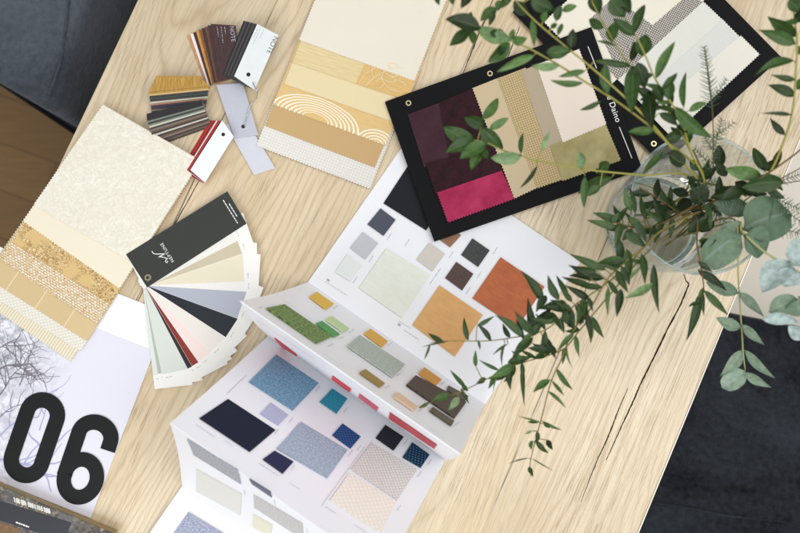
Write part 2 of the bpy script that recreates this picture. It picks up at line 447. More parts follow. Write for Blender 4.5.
# ------------------------------------------------------------------ floor, added pale sheet
f = emit('floor', [(-8, -8, 0), (8, -8, 0), (8, 8, 0), (-8, 8, 0)], [(0, 1, 2, 3)], M['floor'], uvs=[(-8, -8), (8, -8), (8, 8), (-8, 8)]); f['kind'] = 'structure'
def at(x, y, z): return P(x, y, z - TZ)
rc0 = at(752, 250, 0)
bright_floor = thing('bright_floor_sheet', 'pale cream sheet added on the floor beyond the table, beside the navy chair', 'bright_floor', (rc0.x, rc0.y, 0), ang)  # added sheet: the floor's brightness here is put into its colour
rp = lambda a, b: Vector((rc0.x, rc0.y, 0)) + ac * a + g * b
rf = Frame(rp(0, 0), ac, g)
patch('added_sheet', rf, [(-.12, 1.2), (1.5, 1.2), (1.5, -.9), (-.12, -.9)], M['bright_floor'], bright_floor, .012, .011, px=False, fine=.05, wob=.002)

# ------------------------------------------------------------------ chairs
def rbox(name, mx, sx, sy, z0, z1, bev, mat, parent, puff=0, seed=0, seg=5, sub=14):
    # a padded block in the frame mx (Matrix), x: -sx..sx, y: -sy..sy
    bm = bmesh.new(); bmesh.ops.create_cube(bm, size=2)
    for v in bm.verts: v.co = Vector((v.co.x * sx, v.co.y * sy, z0 + (v.co.z + 1) / 2 * (z1 - z0)))
    bmesh.ops.bevel(bm, geom=bm.edges[:], offset=bev, segments=seg, affect='EDGES', profile=.5)
    big = [e for e in bm.edges if e.calc_length() > .1]
    bmesh.ops.subdivide_edges(bm, edges=big, cuts=sub, use_grid_fill=True)
    for v in bm.verts:
        k = max(0, 1 - (v.co.x / sx) ** 4) * max(0, 1 - (v.co.y / sy) ** 4)
        if v.co.z > (z0 + z1) / 2: v.co.z += puff * k + .006 * k * mnoise.noise(v.co * 9 + Vector((seed, 0, 0)))
    vs = [mx @ v.co for v in bm.verts]; uv = [(v.co.x, v.co.y + v.co.z) for v in bm.verts]
    bm.verts.index_update(); fs = [tuple(v.index for v in f.verts) for f in bm.faces]; bm.free()
    o = emit(name, vs, fs, mat, parent, uv, smooth=True); return o
def piping(name, mx, pts, r, mat, parent, closed=False):
    p = smoothline([mx @ Vector(q) - Vector((0, 0, .0006)) for q in pts], 5); v, fc = tube_data(p, r, r, 8); return emit(name, v, fc, mat, parent, smooth=True)
def chair(name, label, cat, c, rot, sx, sy, mat, back_side, back=True, seat_mat=None):
    t = thing(name, label, cat, (c.x, c.y, 0), rot)
    mx = Matrix.Translation((c.x, c.y, 0)) @ Matrix.Rotation(rot, 4, 'Z')
    s = rbox('seat', mx, sx, sy, .36, .47, .035, seat_mat or mat, t, .012, seed=sx * 7)
    z = .447
    e = .006
    piping('piping', mx, [(-sx + .03, -sy - e + .004, z), (0, -sy - e + .004, z), (sx - .03, -sy - e + .004, z)], .004, seat_mat or mat, s)
    mb = mx @ Matrix.Translation((back_side * (sx - .02), 0, 0)) @ Matrix.Rotation(back_side * R(8), 4, 'Y')
    if back: rbox('backrest', mb @ Matrix.Translation((back_side * .06, 0, 0)), .055, sy - .01, .40, .86, .05, mat, t, 0, seed=3)
    for a in (-1, 1):
        for b in (-1, 1):
            p0 = mx @ Vector((a * (sx - .06), b * (sy - .06), .362)); p1 = mx @ Vector((a * (sx - .02), b * (sy - .02), .004))
            v, fc = tube_data([p0, p0.lerp(p1, .5), p1], .018, .011, 12); emit('leg', v, fc, M['dark_metal'], t, smooth=True)
    return t, mx
# armchair by the upper-left edge: its lower edge runs (0,82)-(75,132)
SZ = .465
M['shaded_velvet'] = upholstery('shaded_velvet', srgb(20, 22, 23), srgb(32, 36, 38), .1)  # blue grey velvet with the seat's deep shade put into its colour
pa, pb = at(0, 82, SZ), at(72, 130, SZ); ed = (pb - pa).normalized(); rotA = math.atan2(ed.y, ed.x)
nA = Vector((-ed.y, ed.x, 0)); cA = pb - ed * .20 + nA * .30; cA.z = 0
tA, mA = chair('velvet_armchair', 'blue grey velvet chair pushed against the table edge by the brown floor', 'chair', cA, rotA, .30, .30, M['blue_velvet'], -1, back=False, seat_mat=M['shaded_velvet'])
BZ = .66
q0, q1 = at(52, 112, BZ), at(90, -4, BZ); bx = Vector((q1.x - q0.x, q1.y - q0.y, 0)).normalized(); by = Vector((-bx.y, bx.x, 0))
mBk = Matrix.Translation((q0.x, q0.y, 0)) @ Matrix(((bx.x, by.x, 0, 0), (bx.y, by.y, 0, 0), (0, 0, 1, 0), (0, 0, 0, 1)))
lowd = at(0, 82, BZ) - q0; skew = lowd.dot(bx) / lowd.dot(by)
def back_bm():
    bm = bmesh.new(); bmesh.ops.create_cube(bm, size=2)
    for v in bm.verts:
        y = (v.co.y + 1) / 2 * .24; v.co = Vector(((v.co.x + 1) / 2 * .62 + y * skew, y, .40 + (v.co.z + 1) / 2 * (BZ - .40)))
    bmesh.ops.bevel(bm, geom=bm.edges[:], offset=.028, segments=6, affect='EDGES', profile=.5)
    bmesh.ops.subdivide_edges(bm, edges=[e for e in bm.edges if e.calc_length() > .1], cuts=14, use_grid_fill=True)
    for v in bm.verts:
        if v.co.z > .6: v.co.z += .008 * mnoise.noise(v.co * 11)
    vs = [mBk @ v.co for v in bm.verts]; uv = [(v.co.x, v.co.y + v.co.z) for v in bm.verts]; bm.verts.index_update()
    fs = [tuple(v.index for v in f.verts) for f in bm.faces]; bm.free(); return vs, fs, uv
vs, fs, uv = back_bm(); bko = emit('backrest', vs, fs, M['blue_velvet'], tA, uv, smooth=True)
I4 = Matrix.Identity(4)
piping('seam', I4, [at(69, -4, BZ + .0), at(66, 25, BZ + .0), at(60, 62, BZ), at(48, 98, BZ)], .0022, M['blue_velvet'], bko)
pa, pb = at(729, 311, SZ), at(800, 325, SZ); ed = (pb - pa).normalized(); rotB = math.atan2(ed.y, ed.x)
nB = Vector((ed.y, -ed.x, 0)); cB = pa + ed * .20 + nB * .36; cB.z = 0
tB, mB = chair('velvet_armchair', 'dark navy velvet chair tucked under the table edge below the silver eucalyptus', 'chair', cB, rotB, .33, .36, M['navy_velvet'], 1)
sl2 = lambda x, y: mB.inverted() @ at(x, y, .484)
piping('seam', mB, [sl2(655, 503), sl2(690, 508), sl2(730, 516), sl2(790, 522)], .0018, M['navy_velvet'], tB)

# ------------------------------------------------------------------ fabric sample card, top
def centre(*pts):
    v = sum((P(*p) for p in pts), Vector()) / len(pts); return v
def cardmat(fn, *a, **k): return fn(*a, **k)
M['cream_cloth'] = weave('cream_cloth', srgb(236, 230, 215), srgb(222, 214, 197), .0014, .25)
def gold_cloth(name, c, c2, dark):
    m = N(name, .6, .4, sheen=.2)
    f = m.noise(m.uv(1, 9), 45, 4, .6); g_ = m.noise(m.uv(), 900, 2)
    m.color(m.mix(m.ramp(f, (.35, 0), (.65, 1)), c, c2)); m.bump(m.math('ADD', f, g_), .2, .0006); return m.m
M['gold_pale'] = gold_cloth('pale_gold_cloth', srgb(212, 190, 138), srgb(222, 204, 158), 0)
M['gold_deep'] = gold_cloth('deep_gold_cloth', srgb(206, 168, 102), srgb(218, 184, 122), 0)
M['pale_cloth'] = weave('pale_straw_cloth', srgb(236, 220, 180), srgb(222, 204, 160), .0013, .25)
M['tan_cloth'] = weave('tan_cloth', srgb(206, 174, 128), srgb(192, 158, 110), .0013, .25)
M['white_weave'] = weave('white_open_weave', srgb(244, 242, 236), srgb(204, 198, 186), .0044, .8, thr=.36)
M['ink_cream'] = plain('cream_print', srgb(232, 214, 172), .7)
def arches():
    m = N('arch_print_cloth', .75, .3)
    s = m.n('SeparateXYZ', i0=m.uv()); u, v = s.outputs[0], s.outputs[1]
    def ring(cx, cy, a, b, step, lo):
        du = m.math('DIVIDE', m.math('SUBTRACT', u, cx), a); dv = m.math('DIVIDE', m.math('SUBTRACT', v, cy), b)
        wob = m.math('MULTIPLY', m.noise(m.uv(), 60, 2), .05)
        d = m.math('ADD', m.math('SQRT', m.math('ADD', m.math('MULTIPLY', du, du), m.math('MULTIPLY', dv, dv))), wob)
        f_ = m.math('FRACT', m.math('DIVIDE', d, step))
        line = m.math('LESS_THAN', f_, .46)
        return m.math('MULTIPLY', line, m.math('MULTIPLY', m.math('LESS_THAN', d, 1.0), m.math('GREATER_THAN', d, lo)))
    r = m.math('MAXIMUM', ring(.070, ARCV, .074, .036, .094, .30), ring(.170, ARCV + .004, .034, .026, .17, .2))
    f = m.noise(m.uv(1, 10), 60, 3)
    c = m.mix(f, srgb(208, 172, 112), srgb(226, 196, 140))
    m.color(m.mix(r, c, srgb(240, 230, 208))); return m.m

cA_ = thing('fabric_sample_card', 'stack of cream, gold and white fabric samples with zigzag edges beside the black boards', 'fabric samples', centre((330, 90)), ang, 'fabric sample cards')
gy = Vector((-57, 142.5))
def upx(p, k): return (p[0] + 57 * k, p[1] - 142.5 * k)
TLa, TRa = upx((299, 43), .95), upx((414, 83), .95)
hems = [((256, 146.5), (370.5, 190), 'white_weave'), ((265, 127), (375, 169), 'tan_cloth'), ((273, 106), (386, 147), 'ARCH'), ((284, 86), (396.5, 125), 'pale_cloth'), ((292.5, 65), (408, 103), 'gold_pale'), ((299, 43), (414.5, 84), 'cream_cloth')]
def full_len(l, r):
    fr = T0; return ((fr.px(*l) - fr.px(*TLa)).length + (fr.px(*r) - fr.px(*TRa)).length) / 2
ARCV = full_len(*hems[2][:2]); M['ARCH'] = arches()
names = {'white_weave': 'white open weave fabric', 'tan_cloth': 'plain tan fabric', 'ARCH': 'tan fabric printed with white arches', 'pale_cloth': 'plain straw coloured fabric', 'gold_pale': 'pale and deep gold fabric with leaf print', 'cream_cloth': 'large plain cream fabric'}
for k, (l, r, mt) in enumerate(hems):
    o = patch('fabric_swatch', T0, [TLa, TRa, r, l], M[mt], cA_, .004 + .0011 * k, .0007, 'lrb', wob=.0016 + .0003 * k, seed=11, label=names[mt])
    if mt == 'gold_pale': gold = o
hg = .004 + .0011 * 4 + .0018 + .0016
# deep gold half with leaf drawing, lies on layer five
patch('printed_panel', T0, [upx((357, 87), .2), upx((408, 103.5), .2), (406.8, 102.2), (356, 85.6)], M['gold_deep'], gold, .004 + .0011 * 4 + .0003, .0002, '', wob=.0016 + .0012, seed=11, fine=.008)
leafp = [([(366, 88), (374, 80), (384, 74), (396, 70), (404, 70)], .8), ([(374, 80), (372, 73), (377, 68)], .8), ([(384, 74), (382, 80), (390, 84), (396, 82), (388, 77), (384, 74)], .9), ([(380, 77), (385, 86), (392, 92), (402, 94)], .8), ([(360, 84), (366, 76), (374, 71)], .7), ([(392, 72), (388, 67), (395, 66), (398, 70)], 1.2), ([(396, 82), (402, 84), (406, 88)], .9), ([(385, 86), (380, 90), (376, 90)], .8), ([(382, 80), (376, 84)], .9), ([(386, 76), (393, 79), (399, 77), (404, 79)], 1.1)]
pp = patch
leafp = [([tuple(q) for q in smoothline([Vector(p) for p in a], 4)], b * .8) for a, b in leafp]
strokes('leaf_print', T0, leafp, M['ink_cream'], gold, hg - .0004)

# ------------------------------------------------------------------ fabric sample card, lower left
def relief():
    m = N('textured_cream_cloth', .75, .3, sheen=.1)
    v = m.n('TexVoronoi', dict(feature='DISTANCE_TO_EDGE'), Vector=m.uv(), Scale=150).outputs['Distance']
    f = m.noise(m.uv(), 120, 6, .72, 1.4); big = m.noise(m.uv(), 16, 4, .6)
    c = m.mix(m.ramp(f, (.42, 0), (.62, 1)), srgb(222, 216, 199), srgb(238, 233, 219))
    m.color(m.mix(m.math('MULTIPLY', m.ramp(big, (.45, 0), (.65, 1)), .35), c, srgb(222, 214, 194)))
    m.bump(m.math('ADD', f, m.math('MULTIPLY', v, .3)), 0.6, .0017); return m.m
def brocade():
    m = N('gold_brocade', .45, .5)
    d = m.n('VectorMath', dict(operation='ADD'), i0=m.uv(), i1=m.n('VectorMath', dict(operation='SCALE'), i0=m.n('TexNoise', Vector=m.uv(), Scale=90, Detail=2).outputs['Color'], Scale=.012).outputs[0]).outputs[0]
    f = m.noise(d, 230, 4, .7, 2.0); big = m.noise(m.uv(), 26, 2, .5)
    s = m.n('SeparateXYZ', i0=m.uv())
    c = m.ramp(f, (.40, srgb(138, 102, 52)), (.50, srgb(196, 160, 98)), (.60, srgb(232, 210, 164)))
    pl = m.mix(m.noise(m.uv(), 300, 2), srgb(206, 172, 112), srgb(218, 188, 130))
    m.color(m.mix(m.ramp(big, (.50, 0), (.56, 1)), c, pl)); m.bump(f, .5, .0012); return m.m
def chunky():
    m = N('chunky_boucle', .85, .25)
    b = m.n('TexBrick', dict(offset=.5), Vector=m.uv(rot=.02), Color1=srgb(244, 236, 218), Color2=srgb(214, 178, 112), Mortar=srgb(176, 134, 78), Scale=1.0, Mortar_Size=.0007, Mortar_Smooth=.3, Bias=-.1, Brick_Width=.0052, Row_Height=.0034)
    f = m.noise(m.uv(1, 3), 260, 3, .7)
    m.color(m.mix(m.ramp(f, (.45, 0), (.6, .85)), b.outputs[0], srgb(240, 230, 206)))
    m.bump(m.math('ADD', f, b.outputs['Fac']), .6, .0016); return m.m
def tile():
    m = N('tan_tile_cloth', .8, .3)
    b = m.n('TexBrick', dict(offset=.5), Vector=m.uv(loc=(.012, .004, 0)), Color1=srgb(206, 182, 138), Color2=srgb(214, 190, 148), Mortar=srgb(228, 212, 178), Scale=1.0, Mortar_Size=.0009, Mortar_Smooth=.1, Brick_Width=.05, Row_Height=.2)
    f = m.noise(m.uv(), 260, 4, .7)
    m.color(m.mix(m.math('MULTIPLY', f, .35), b.outputs[0], srgb(186, 160, 116))); m.bump(f, .25, .0008); return m.m
def lattice(name, ca, cb, period, rot=R(45), thr=.3, strength=.7):
    m = N(name, .8, .3)
    a = m.wave(m.uv(rot=rot), period, .6, 200); b = m.wave(m.uv(rot=rot), period, .6, 200, d='Y')
    h = m.math('MULTIPLY', a, b); big = m.noise(m.uv(), 14, 2)
    m.color(m.mix(m.ramp(h, (thr - .12, 0), (thr + .12, 1)), ca, cb)); m.bump(h, strength, .001); return m.m
def border():
    m = N('striped_border_cloth', .8, .3)
    a = m.wave(m.uv(), .0042); f = m.noise(m.uv(), 300, 2)
    m.color(m.mix(m.ramp(m.math('ADD', a, m.math('MULTIPLY', f, .4)), (.4, 0), (.85, 1)), srgb(204, 194, 166), srgb(226, 217, 194))); return m.m
M['relief'] = relief(); M['plain_cream'] = weave('ivory_cloth', srgb(240, 231, 210), srgb(228, 218, 194), .0016, .25)
M['brocade'] = brocade(); M['chunky'] = chunky(); M['tile'] = tile()
M['lattice'] = lattice('white_lattice_cloth', srgb(218, 214, 200), srgb(240, 236, 224), .0046); M['border'] = border()
cB_ = thing('fabric_sample_card', 'stack of textured cream and gold fabric samples overlapping the 06 sheet', 'fabric samples', centre((100, 220)), R(-35), 'fabric sample cards')
TLb, TRb = (105, 106), (203, 162)
hb = [((-28, 294), (72, 362), 'border', 'striped border fabric'), ((-22, 287), (82, 352), 'lattice', 'white lattice fabric'), ((-14, 277), (89, 342), 'tile', 'tan tile pattern fabric'), ((0.5, 259), (99.5, 325), 'chunky', 'cream and gold chunky weave fabric'), ((14, 243), (111.5, 305), 'brocade', 'gold brocade fabric'), ((25, 222), (122, 289.5), 'plain_cream', 'plain ivory fabric'), ((36, 206), (137, 265), 'relief', 'large textured off white fabric')]
for k, (l, r, mt, lb) in enumerate(hb):
    patch('fabric_swatch', T0, [TLb, TRb, r, l], M[mt], cB_, .003 + .001 * k, .0007, 'lrb' + ('t' if k == 6 else ''), wob=.0018 + .0003 * k, seed=23, label=lb)

# ------------------------------------------------------------------ black sample boards
def board(label, quad, h, loc):
    t = thing('sample_board', label, 'sample board', centre(loc), math.atan2((P(*quad[1]) - P(*quad[0])).y, (P(*quad[1]) - P(*quad[0])).x), 'black fabric sample boards')
    b = chip('board', T0, quad, M['black_board'], t, h, h + .0022, .0005)
    return t, b
M['plum'] = velvet('plum_cloth', srgb(58, 32, 42), srgb(70, 40, 50), 30, .08)
M['maroon'] = velvet('maroon_velvet', srgb(34, 13, 19), srgb(56, 24, 32), 60, .1)
M['pink'] = velvet('raspberry_velvet', srgb(148, 30, 66), srgb(184, 56, 98), 22, .3)
M['beige'] = weave('beige_cloth', srgb(206, 188, 156), srgb(192, 172, 138), .0013, .25)
M['gold_weave'] = weave('gold_basket_weave', srgb(222, 198, 150), srgb(118, 92, 58), .0036, 1.0, thr=.34)
M['taupe'] = weave('taupe_cloth', srgb(182, 168, 146), srgb(172, 156, 132), .0013, .2)
M['blush'] = weave('blush_cloth', srgb(232, 220, 206), srgb(224, 210, 194), .0013, .2)
M['olive'] = velvet('olive_velvet', srgb(146, 134, 88), srgb(184, 172, 126), 18, .3)
HC = .0105
tC, bC = board('black board with plum, pink, gold and beige fabric samples', [(385, 104), (589.5, 30), (640, 171), (434, 242.5)], HC, (512, 136))
hC = HC + .0022
for q, mt, k, z, lb in [
    ([(407.5, 117), (440, 105), (456, 158), (424, 169.5)], 'plum', 1, '', 'plum fabric'),
    ([(438, 105.5), (471, 91.4), (497, 160), (450, 170)], 'maroon', 2, 'l', 'dark maroon velvet'),
    ([(424.5, 165), (495, 147), (502, 175), (434.5, 196)], 'maroon', 3, 'lt', 'maroon velvet'),
    ([(436, 194.5), (500.5, 172.6), (513, 201), (447, 224.5)], 'pink', 4, 'lb', 'raspberry pink velvet'),
    ([(471, 91.5), (500, 80), (539, 188.5), (512.5, 201)], 'beige', 5, 'lb', 'beige fabric'),
    ([(495.6, 82), (524, 71), (565, 180.5), (534.6, 191)], 'gold_weave', 6, 'lb', 'gold basket weave fabric'),
    ([(519, 74.8), (545, 64), (569, 143), (545, 152)], 'taupe', 7, 'l', 'taupe fabric'),
    ([(534, 69), (577, 53), (604, 127.5), (560, 146)], 'blush', 9, 'lrb', 'pale blush fabric'),
    ([(547.6, 148), (603, 126.5), (618.5, 163), (560.6, 183.5)], 'olive', 8, 'rb', 'olive velvet')]:
    patch('fabric_swatch', T0, q, M[mt], tC, hC + .0007 + .0005 * k, .0006, z, wob=.0008, seed=5 + k, label=lb)
for c in ((408.4, 105.5), (489, 76.3)): disc('grommet', T0, c, 3.1, M['rivet'], bC, hC + .0009, .0008, .55)
text('lettering', 'e Daino', T0, (604.5, 99), (.34, .94), 8.4, M['ink_white'], bC, hC + .0002, 1.0, 1.05)
for q_ in ([(586, 49.5), (594.5, 71)], [(617, 129), (629.5, 160)]): strokes('rule_line', T0, [(q_, .7)], M['ink_white'], bC, hC + .0002)

def tweedbw():
    m = N('black_white_tweed', .9, .2)
    a = m.wave(m.uv(rot=R(20)), .0032, 1.5, 200); b = m.wave(m.uv(rot=R(20)), .0032, 1.5, 200, d='Y')
    f = m.math('ADD', m.math('MULTIPLY', a, b), m.math('MULTIPLY', m.noise(m.uv(), 500, 2), .35))
    m.color(m.ramp(f, (.2, srgb(84, 78, 72)), (.42, srgb(214, 208, 198)))); m.bump(f, .7, .001); return m.m
M['tweedbw'] = tweedbw()
M['pale_a'] = weave('pale_grey_linen', srgb(226, 224, 216), srgb(212, 210, 200), .0018, .3)
M['pale_b'] = weave('pale_silver_linen', srgb(218, 218, 212), srgb(206, 206, 198), .0014, .25)
M['pale_c'] = weave('pale_stone_linen', srgb(230, 226, 216), srgb(220, 214, 202), .0016, .25)
tD, bD = board('black board with pale linen and tweed samples behind the vase', [(512, 14), (630, -93), (779, 59), (661, 166)], .006, (640, 60))
hD = .006 + .0022
dl = Vector((512, 14)); du_ = Vector((118, -107)); dv_ = Vector((149, 152))       # board axes in the photo
def dq(u0, u1, v0, v1): return [tuple(dl + du_ * a + dv_ * b) for a, b in ((u0, v0), (u1, v0), (u1, v1), (u0, v1))]
for q, mt, k, z, lb in [
    (dq(.09, .91, .13, .56), 'cream_cloth', 1, 'lt', 'cream fabric'),
    ([(590, 20), (612, 0), (668, 40), (622, 84)], 'tweedbw', 2, '', 'black and white tweed'),
    ([(604, 68), (690, -6), (701, 6), (618, 84)], 'tweedbw', 3, 'r', 'black and white tweed'),
    ([(616, 82), (701, 4), (723, 25), (640, 105)], 'pale_a', 4, 'r', 'pale grey linen'),
    ([(634, 100), (720, 22), (740, 42), (652, 120)], 'pale_b', 5, 'r', 'pale silver linen'),
    ([(646, 115), (738, 38), (757, 57), (669, 139)], 'pale_c', 6, 'rb', 'pale stone linen')]:
    patch('fabric_swatch', T0, q, M[mt], tD, hD + .0007 + .0004 * k, .0006, z, wob=.0007, seed=40 + k, label=lb)
disc('grommet', T0, (652, 145), 3.2, M['rivet'], bD, hD + .0008, .0008, .5)

# ------------------------------------------------------------------ laminate chips
def lam(name, c, rough=.35, wood=False):
    m = N(name, rough, .5)
    if wood:
        f = m.noise(m.uv(9, 1), 60, 4, .65); m.color(m.mix(m.ramp(f, (.35, 0), (.65, 1)), sc(c, .62), sc(c, 1.15)))
    else: m.color(m.mix(m.noise(m.uv(), 60, 3), sc(c, .94), sc(c, 1.05)))
    return m.m
CG = 'laminate sample chips'
def lerp2(a, b, t): return (a[0] + (b[0] - a[0]) * t, a[1] + (b[1] - a[1]) * t)
def shingle(label, first, last, mats, loc, t=.0022, gap=.0003, z0=.0006):
    th_ = thing('chip_stack', label, 'sample chips', centre(loc), 0, CG); n = len(mats); out = []
    for k, mt in enumerate(mats):
        f_ = k / max(n - 1, 1); q = [lerp2(a, b, f_) for a, b in zip(first, last)]
        out.append(chip('chip', T0, q, mt, th_, z0 + k * (t + gap), z0 + k * (t + gap) + t, .0003))
    return th_, out, z0 + (n - 1) * (t + gap) + t
copper = lam('copper_laminate', srgb(196, 142, 100), wood=True); white_l = lam('white_laminate', srgb(232, 224, 220)); dk = lam('dark_brown_laminate', srgb(62, 42, 38))
orng = lam('amber_wood_laminate', srgb(204, 142, 68), wood=True); br1 = lam('walnut_laminate', srgb(128, 84, 54), wood=True); br2 = lam('chestnut_laminate', srgb(104, 70, 50), wood=True)
umb = lam('umber_laminate', srgb(70, 48, 46), wood=True)
t1, ch1, h1 = shingle('fan of brown and copper wood chips with a dark umber chip on top', [(187.5, 36), (214, 28), (233, 78), (207, 88)], [(212.5, 27), (237.5, 28.5), (243, 80), (221, 82)], [copper, white_l, dk, orng, br1, dk, br2, umb, umb], (215, 58), .0011)
text('lettering', 'NOTE', T0, (231.5, 29.5), (.12, 1), 6, M['ink_grey'], ch1[-1], h1 + .0001, 1)
rg = random.Random(9)
strokes('fine_print', T0, dashes(T0, (223, 30), (.12, 1), 16, 0, rg, .8) + dashes(T0, (219, 30), (.16, 1), 10, 0, rg, .8) + dashes(T0, (226.5, 30), (.12, 1), 7, 0, rg, .8), M['ink_grey'], ch1[-1], h1 + .0001)
for i_, c_ in ((4, (199.5, 33)), (6, (209, 31))): pass
blk = lam('black_laminate', srgb(40, 36, 38)); blk2 = lam('graphite_laminate', srgb(72, 68, 70)); wg = lam('white_grey_laminate', srgb(222, 226, 226))
t2, ch2, h2 = shingle('stack of black chips under a white printed label chip', [(245.5, 24), (268, 34), (245, 88), (224.5, 77)], [(260.5, 31), (281.5, 42), (258, 95.5), (238, 82)], [blk, blk2, blk, blk2, blk, blk2, blk, wg], (253, 60), .0018, .0003, .0125)
text('lettering', 'NOTE', T0, (277.3, 42.5), (-.42, .9), 7.0, M['ink_dark'], ch2[-1], h2 + .0001, 1)
strokes('fine_print', T0, dashes(T0, (264, 35), (-.42, .9), 17, 0, rg, .7) + dashes(T0, (267, 37), (-.42, .9), 9, 0, rg, .7) + dashes(T0, (261, 36), (-.42, .9), 10, 0, rg, .7), M['ink_grey'], ch2[-1], h2 + .0001)
disc('hole', T0, (252, 80.5), 2.1, M['hole'], ch2[-1], h2 + .00015, .0001)
gold_l = lam('gold_laminate', srgb(186, 144, 70), .25, True); pale_l = lam('pale_edge_laminate', srgb(208, 178, 124)); grn = lam('bottle_green_laminate', srgb(64, 78, 70)); cop2 = lam('rose_copper_laminate', srgb(172, 128, 102)); prp = lam('aubergine_laminate', srgb(74, 66, 82)); gry = lam('taupe_grey_laminate', srgb(132, 118, 104)); gg = lam('grey_green_laminate', srgb(120, 132, 118)); brn = lam('brown_grey_laminate', srgb(112, 88, 74)); lin = lam('pale_line_laminate', srgb(204, 200, 184)); drk = lam('charcoal_laminate', srgb(64, 60, 60))
t3, ch3, h3 = shingle('stack of chips with a gold chip on top and green and copper ones below it', [(152, 93), (208, 89), (206, 108), (152, 113.5)], [(160.5, 80), (203, 80), (213, 90), (152.5, 96)], [drk, gry, prp, prp, cop2, lin, drk, grn, drk, pale_l, gold_l, gold_l], (180, 96), .0014)
strokes('sheen_mark', T0, [], M['hole'], ch3[-1], 0) if False else None
t4, ch4, h4 = shingle('stack of grey, green and brown chips between the gold stack and the red stack', [(155, 128), (206, 110), (212, 127), (156, 147)], [(151.5, 118), (206, 104), (207, 110), (152, 125)], [drk, brn, drk, gry, brn, drk, lin, drk, brn, gry, drk, lin, gg, drk, gg, blk], (182, 126), .0012)  # black top chip: shade of the gap between the stacks, put into colour
red = lam('red_laminate', srgb(196, 48, 34)); red2 = lam('dark_red_laminate', srgb(150, 36, 30)); rw = lam('cool_white_laminate', srgb(232, 234, 240)); lil = lam('lilac_grey_laminate', srgb(188, 190, 200)); lil2 = lam('pale_lilac_laminate', srgb(206, 207, 215))
t5, ch5, h5 = shingle('stack of red chips under a white chip', [(210, 120.5), (224, 126), (203, 183), (180.5, 170.5)], [(224.5, 123), (236, 139), (207.5, 184.5), (193, 172)], [red, red2, red, dk, red, rw, red2, red, dk, rw], (208, 152), .0013)
disc('hole', T0, (225.6, 137), 1.9, M['hole'], ch5[-1], h5 + .00015, .0001)
t6 = thing('sample_chip', 'pale lilac white chip lying under the lilac grey chip', 'sample chip', centre((250, 148)), 0, CG)
c6 = chip('chip', T0, [(225.5, 125), (246, 120), (275.5, 168.5), (254.5, 175.5)], lil2, t6, .0006, .0030)
t7 = thing('sample_chip', 'lilac grey chip with a chain through its hole', 'sample chip', centre((238, 112)), 0, CG)
c7 = chip('chip', T0, [(217, 86), (243.5, 84), (259, 136), (235, 138.5)], lil, t7, .0034, .0058)
disc('hole', T0, (244, 127.5), 2.0, M['hole'], c7, .00595, .0001)
chn = thing('bead_chain', 'thin silver chain linking the white label chip and the lilac grey chip', 'chain', centre((250, 110)), 0)
cp = smoothline([P(252, 80.5, h2 - .003), P(254, 85, h2 + .003), P(257, 92, h2 + .003), P(256.5, 98, .012), P(250, 106, .009), P(247, 116, .0075), P(245, 124, .0078), P(244, 127.5, .004)], 6)
v, fc = tube_data(cp, .0007, .0007, 6)
emit('links', v, fc, M['chain'], chn, smooth=True)

# ------------------------------------------------------------------ paint fan deck
piv = Vector((150.0, 279.0))
fd = thing('paint_fan_deck', 'fanned paint colour cards under a dark grey cover with white script', 'fan deck', P(150, 279), 0)
fan = [(-27, (228, 226, 220)), (-19, (196, 186, 160)), (-2.5, (222, 215, 190)), (3.5, (232, 228, 224)), (20, (172, 176, 188)), (33, (34, 38, 44)), (46, (228, 222, 214)), (55, (236, 216, 210)), (59.5, (136, 46, 38)), (62.6, (44, 36, 38)), (78, (208, 213, 204)), (80.5, (172, 179, 168)), (83.5, (214, 219, 211))]
def fpt(th, x, y):      # x along the strip from the pivot, y across (towards its upper side)
    c, s = math.cos(R(th)), math.sin(R(th)); return (piv.x + c * x + s * y, piv.y + s * x - c * y)
rd = random.Random(3); LAY = .0005; nS = len(fan); hF = .0105
for k, (th, c) in enumerate(fan):
    h = hF - LAY * (k + 1); L_ = 110 + rd.uniform(-1.5, 1.5)
    quad = [fpt(th, -8, 31), fpt(th, L_, 31), fpt(th, L_, -7), fpt(th, -8, -7)]
    s = patch('colour_strip', T0, quad, M['paper_warm'], fd, h, .0004, wob=.0004, seed=k, fine=.03)
    pc = plain('paint_sample', srgb(*c), .5, .3, .02)
    patch('colour_patch', T0, [fpt(th, -6, 30.8), fpt(th, L_ - 14, 30.8), fpt(th, L_ - 14, -6.8), fpt(th, -6, -6.8)], pc, s, h + .0001, .00008, wob=.0004, seed=k, fine=.03)
    a = fpt(th, L_ - 9, 10); dd = (math.sin(R(th)), -math.cos(R(th)))
    strokes('caption', T0, dashes(T0, fpt(th, L_ - 10, -4), dd, 6, 0, rd, .7), M['ink_grey'], s, h + .0006)
cov = chip('cover', T0, [(128.5, 255), (229, 192.5), (248, 224.5), (149.6, 287.8)], M['deck_cover'], fd, hF + .0002, hF + .0012, .0003)
hK = hF + .0013
disc('rivet', T0, (150.3, 278), 3.6, M['rivet'], fd, hK + .0008, .0007, .45)
text('lettering', 'NEPTUNE', T0, (176.5, 261.8), (-.53, -.85), 4.4, M['ink_white'], cov, hK, 1.0, 1.22)
scr = [(170.2, 261.6), (169.4, 263), (168, 262.5), (168.2, 260.6), (169.6, 259.4), (168, 258.6), (163, 257.4), (160.5, 257.8), (164.5, 255.8), (167, 254.6), (162, 254.6), (157.5, 254.6), (155.2, 253.4), (154.5, 251.8)]
strokes('script_logo', T0, [([tuple(p) for p in smoothline([Vector(q) for q in scr], 4)], .75)], M['ink_white'], cov, hK)
strokes('fine_print', T0, dashes(T0, (239.2, 224.2), (-.53, -.85), 27, 0, rd, 1.2, .9) + dashes(T0, (238.6, 217.5), (-.53, -.85), 15, 0, rd, 1.2, .9), M['ink_white'], cov, hK)

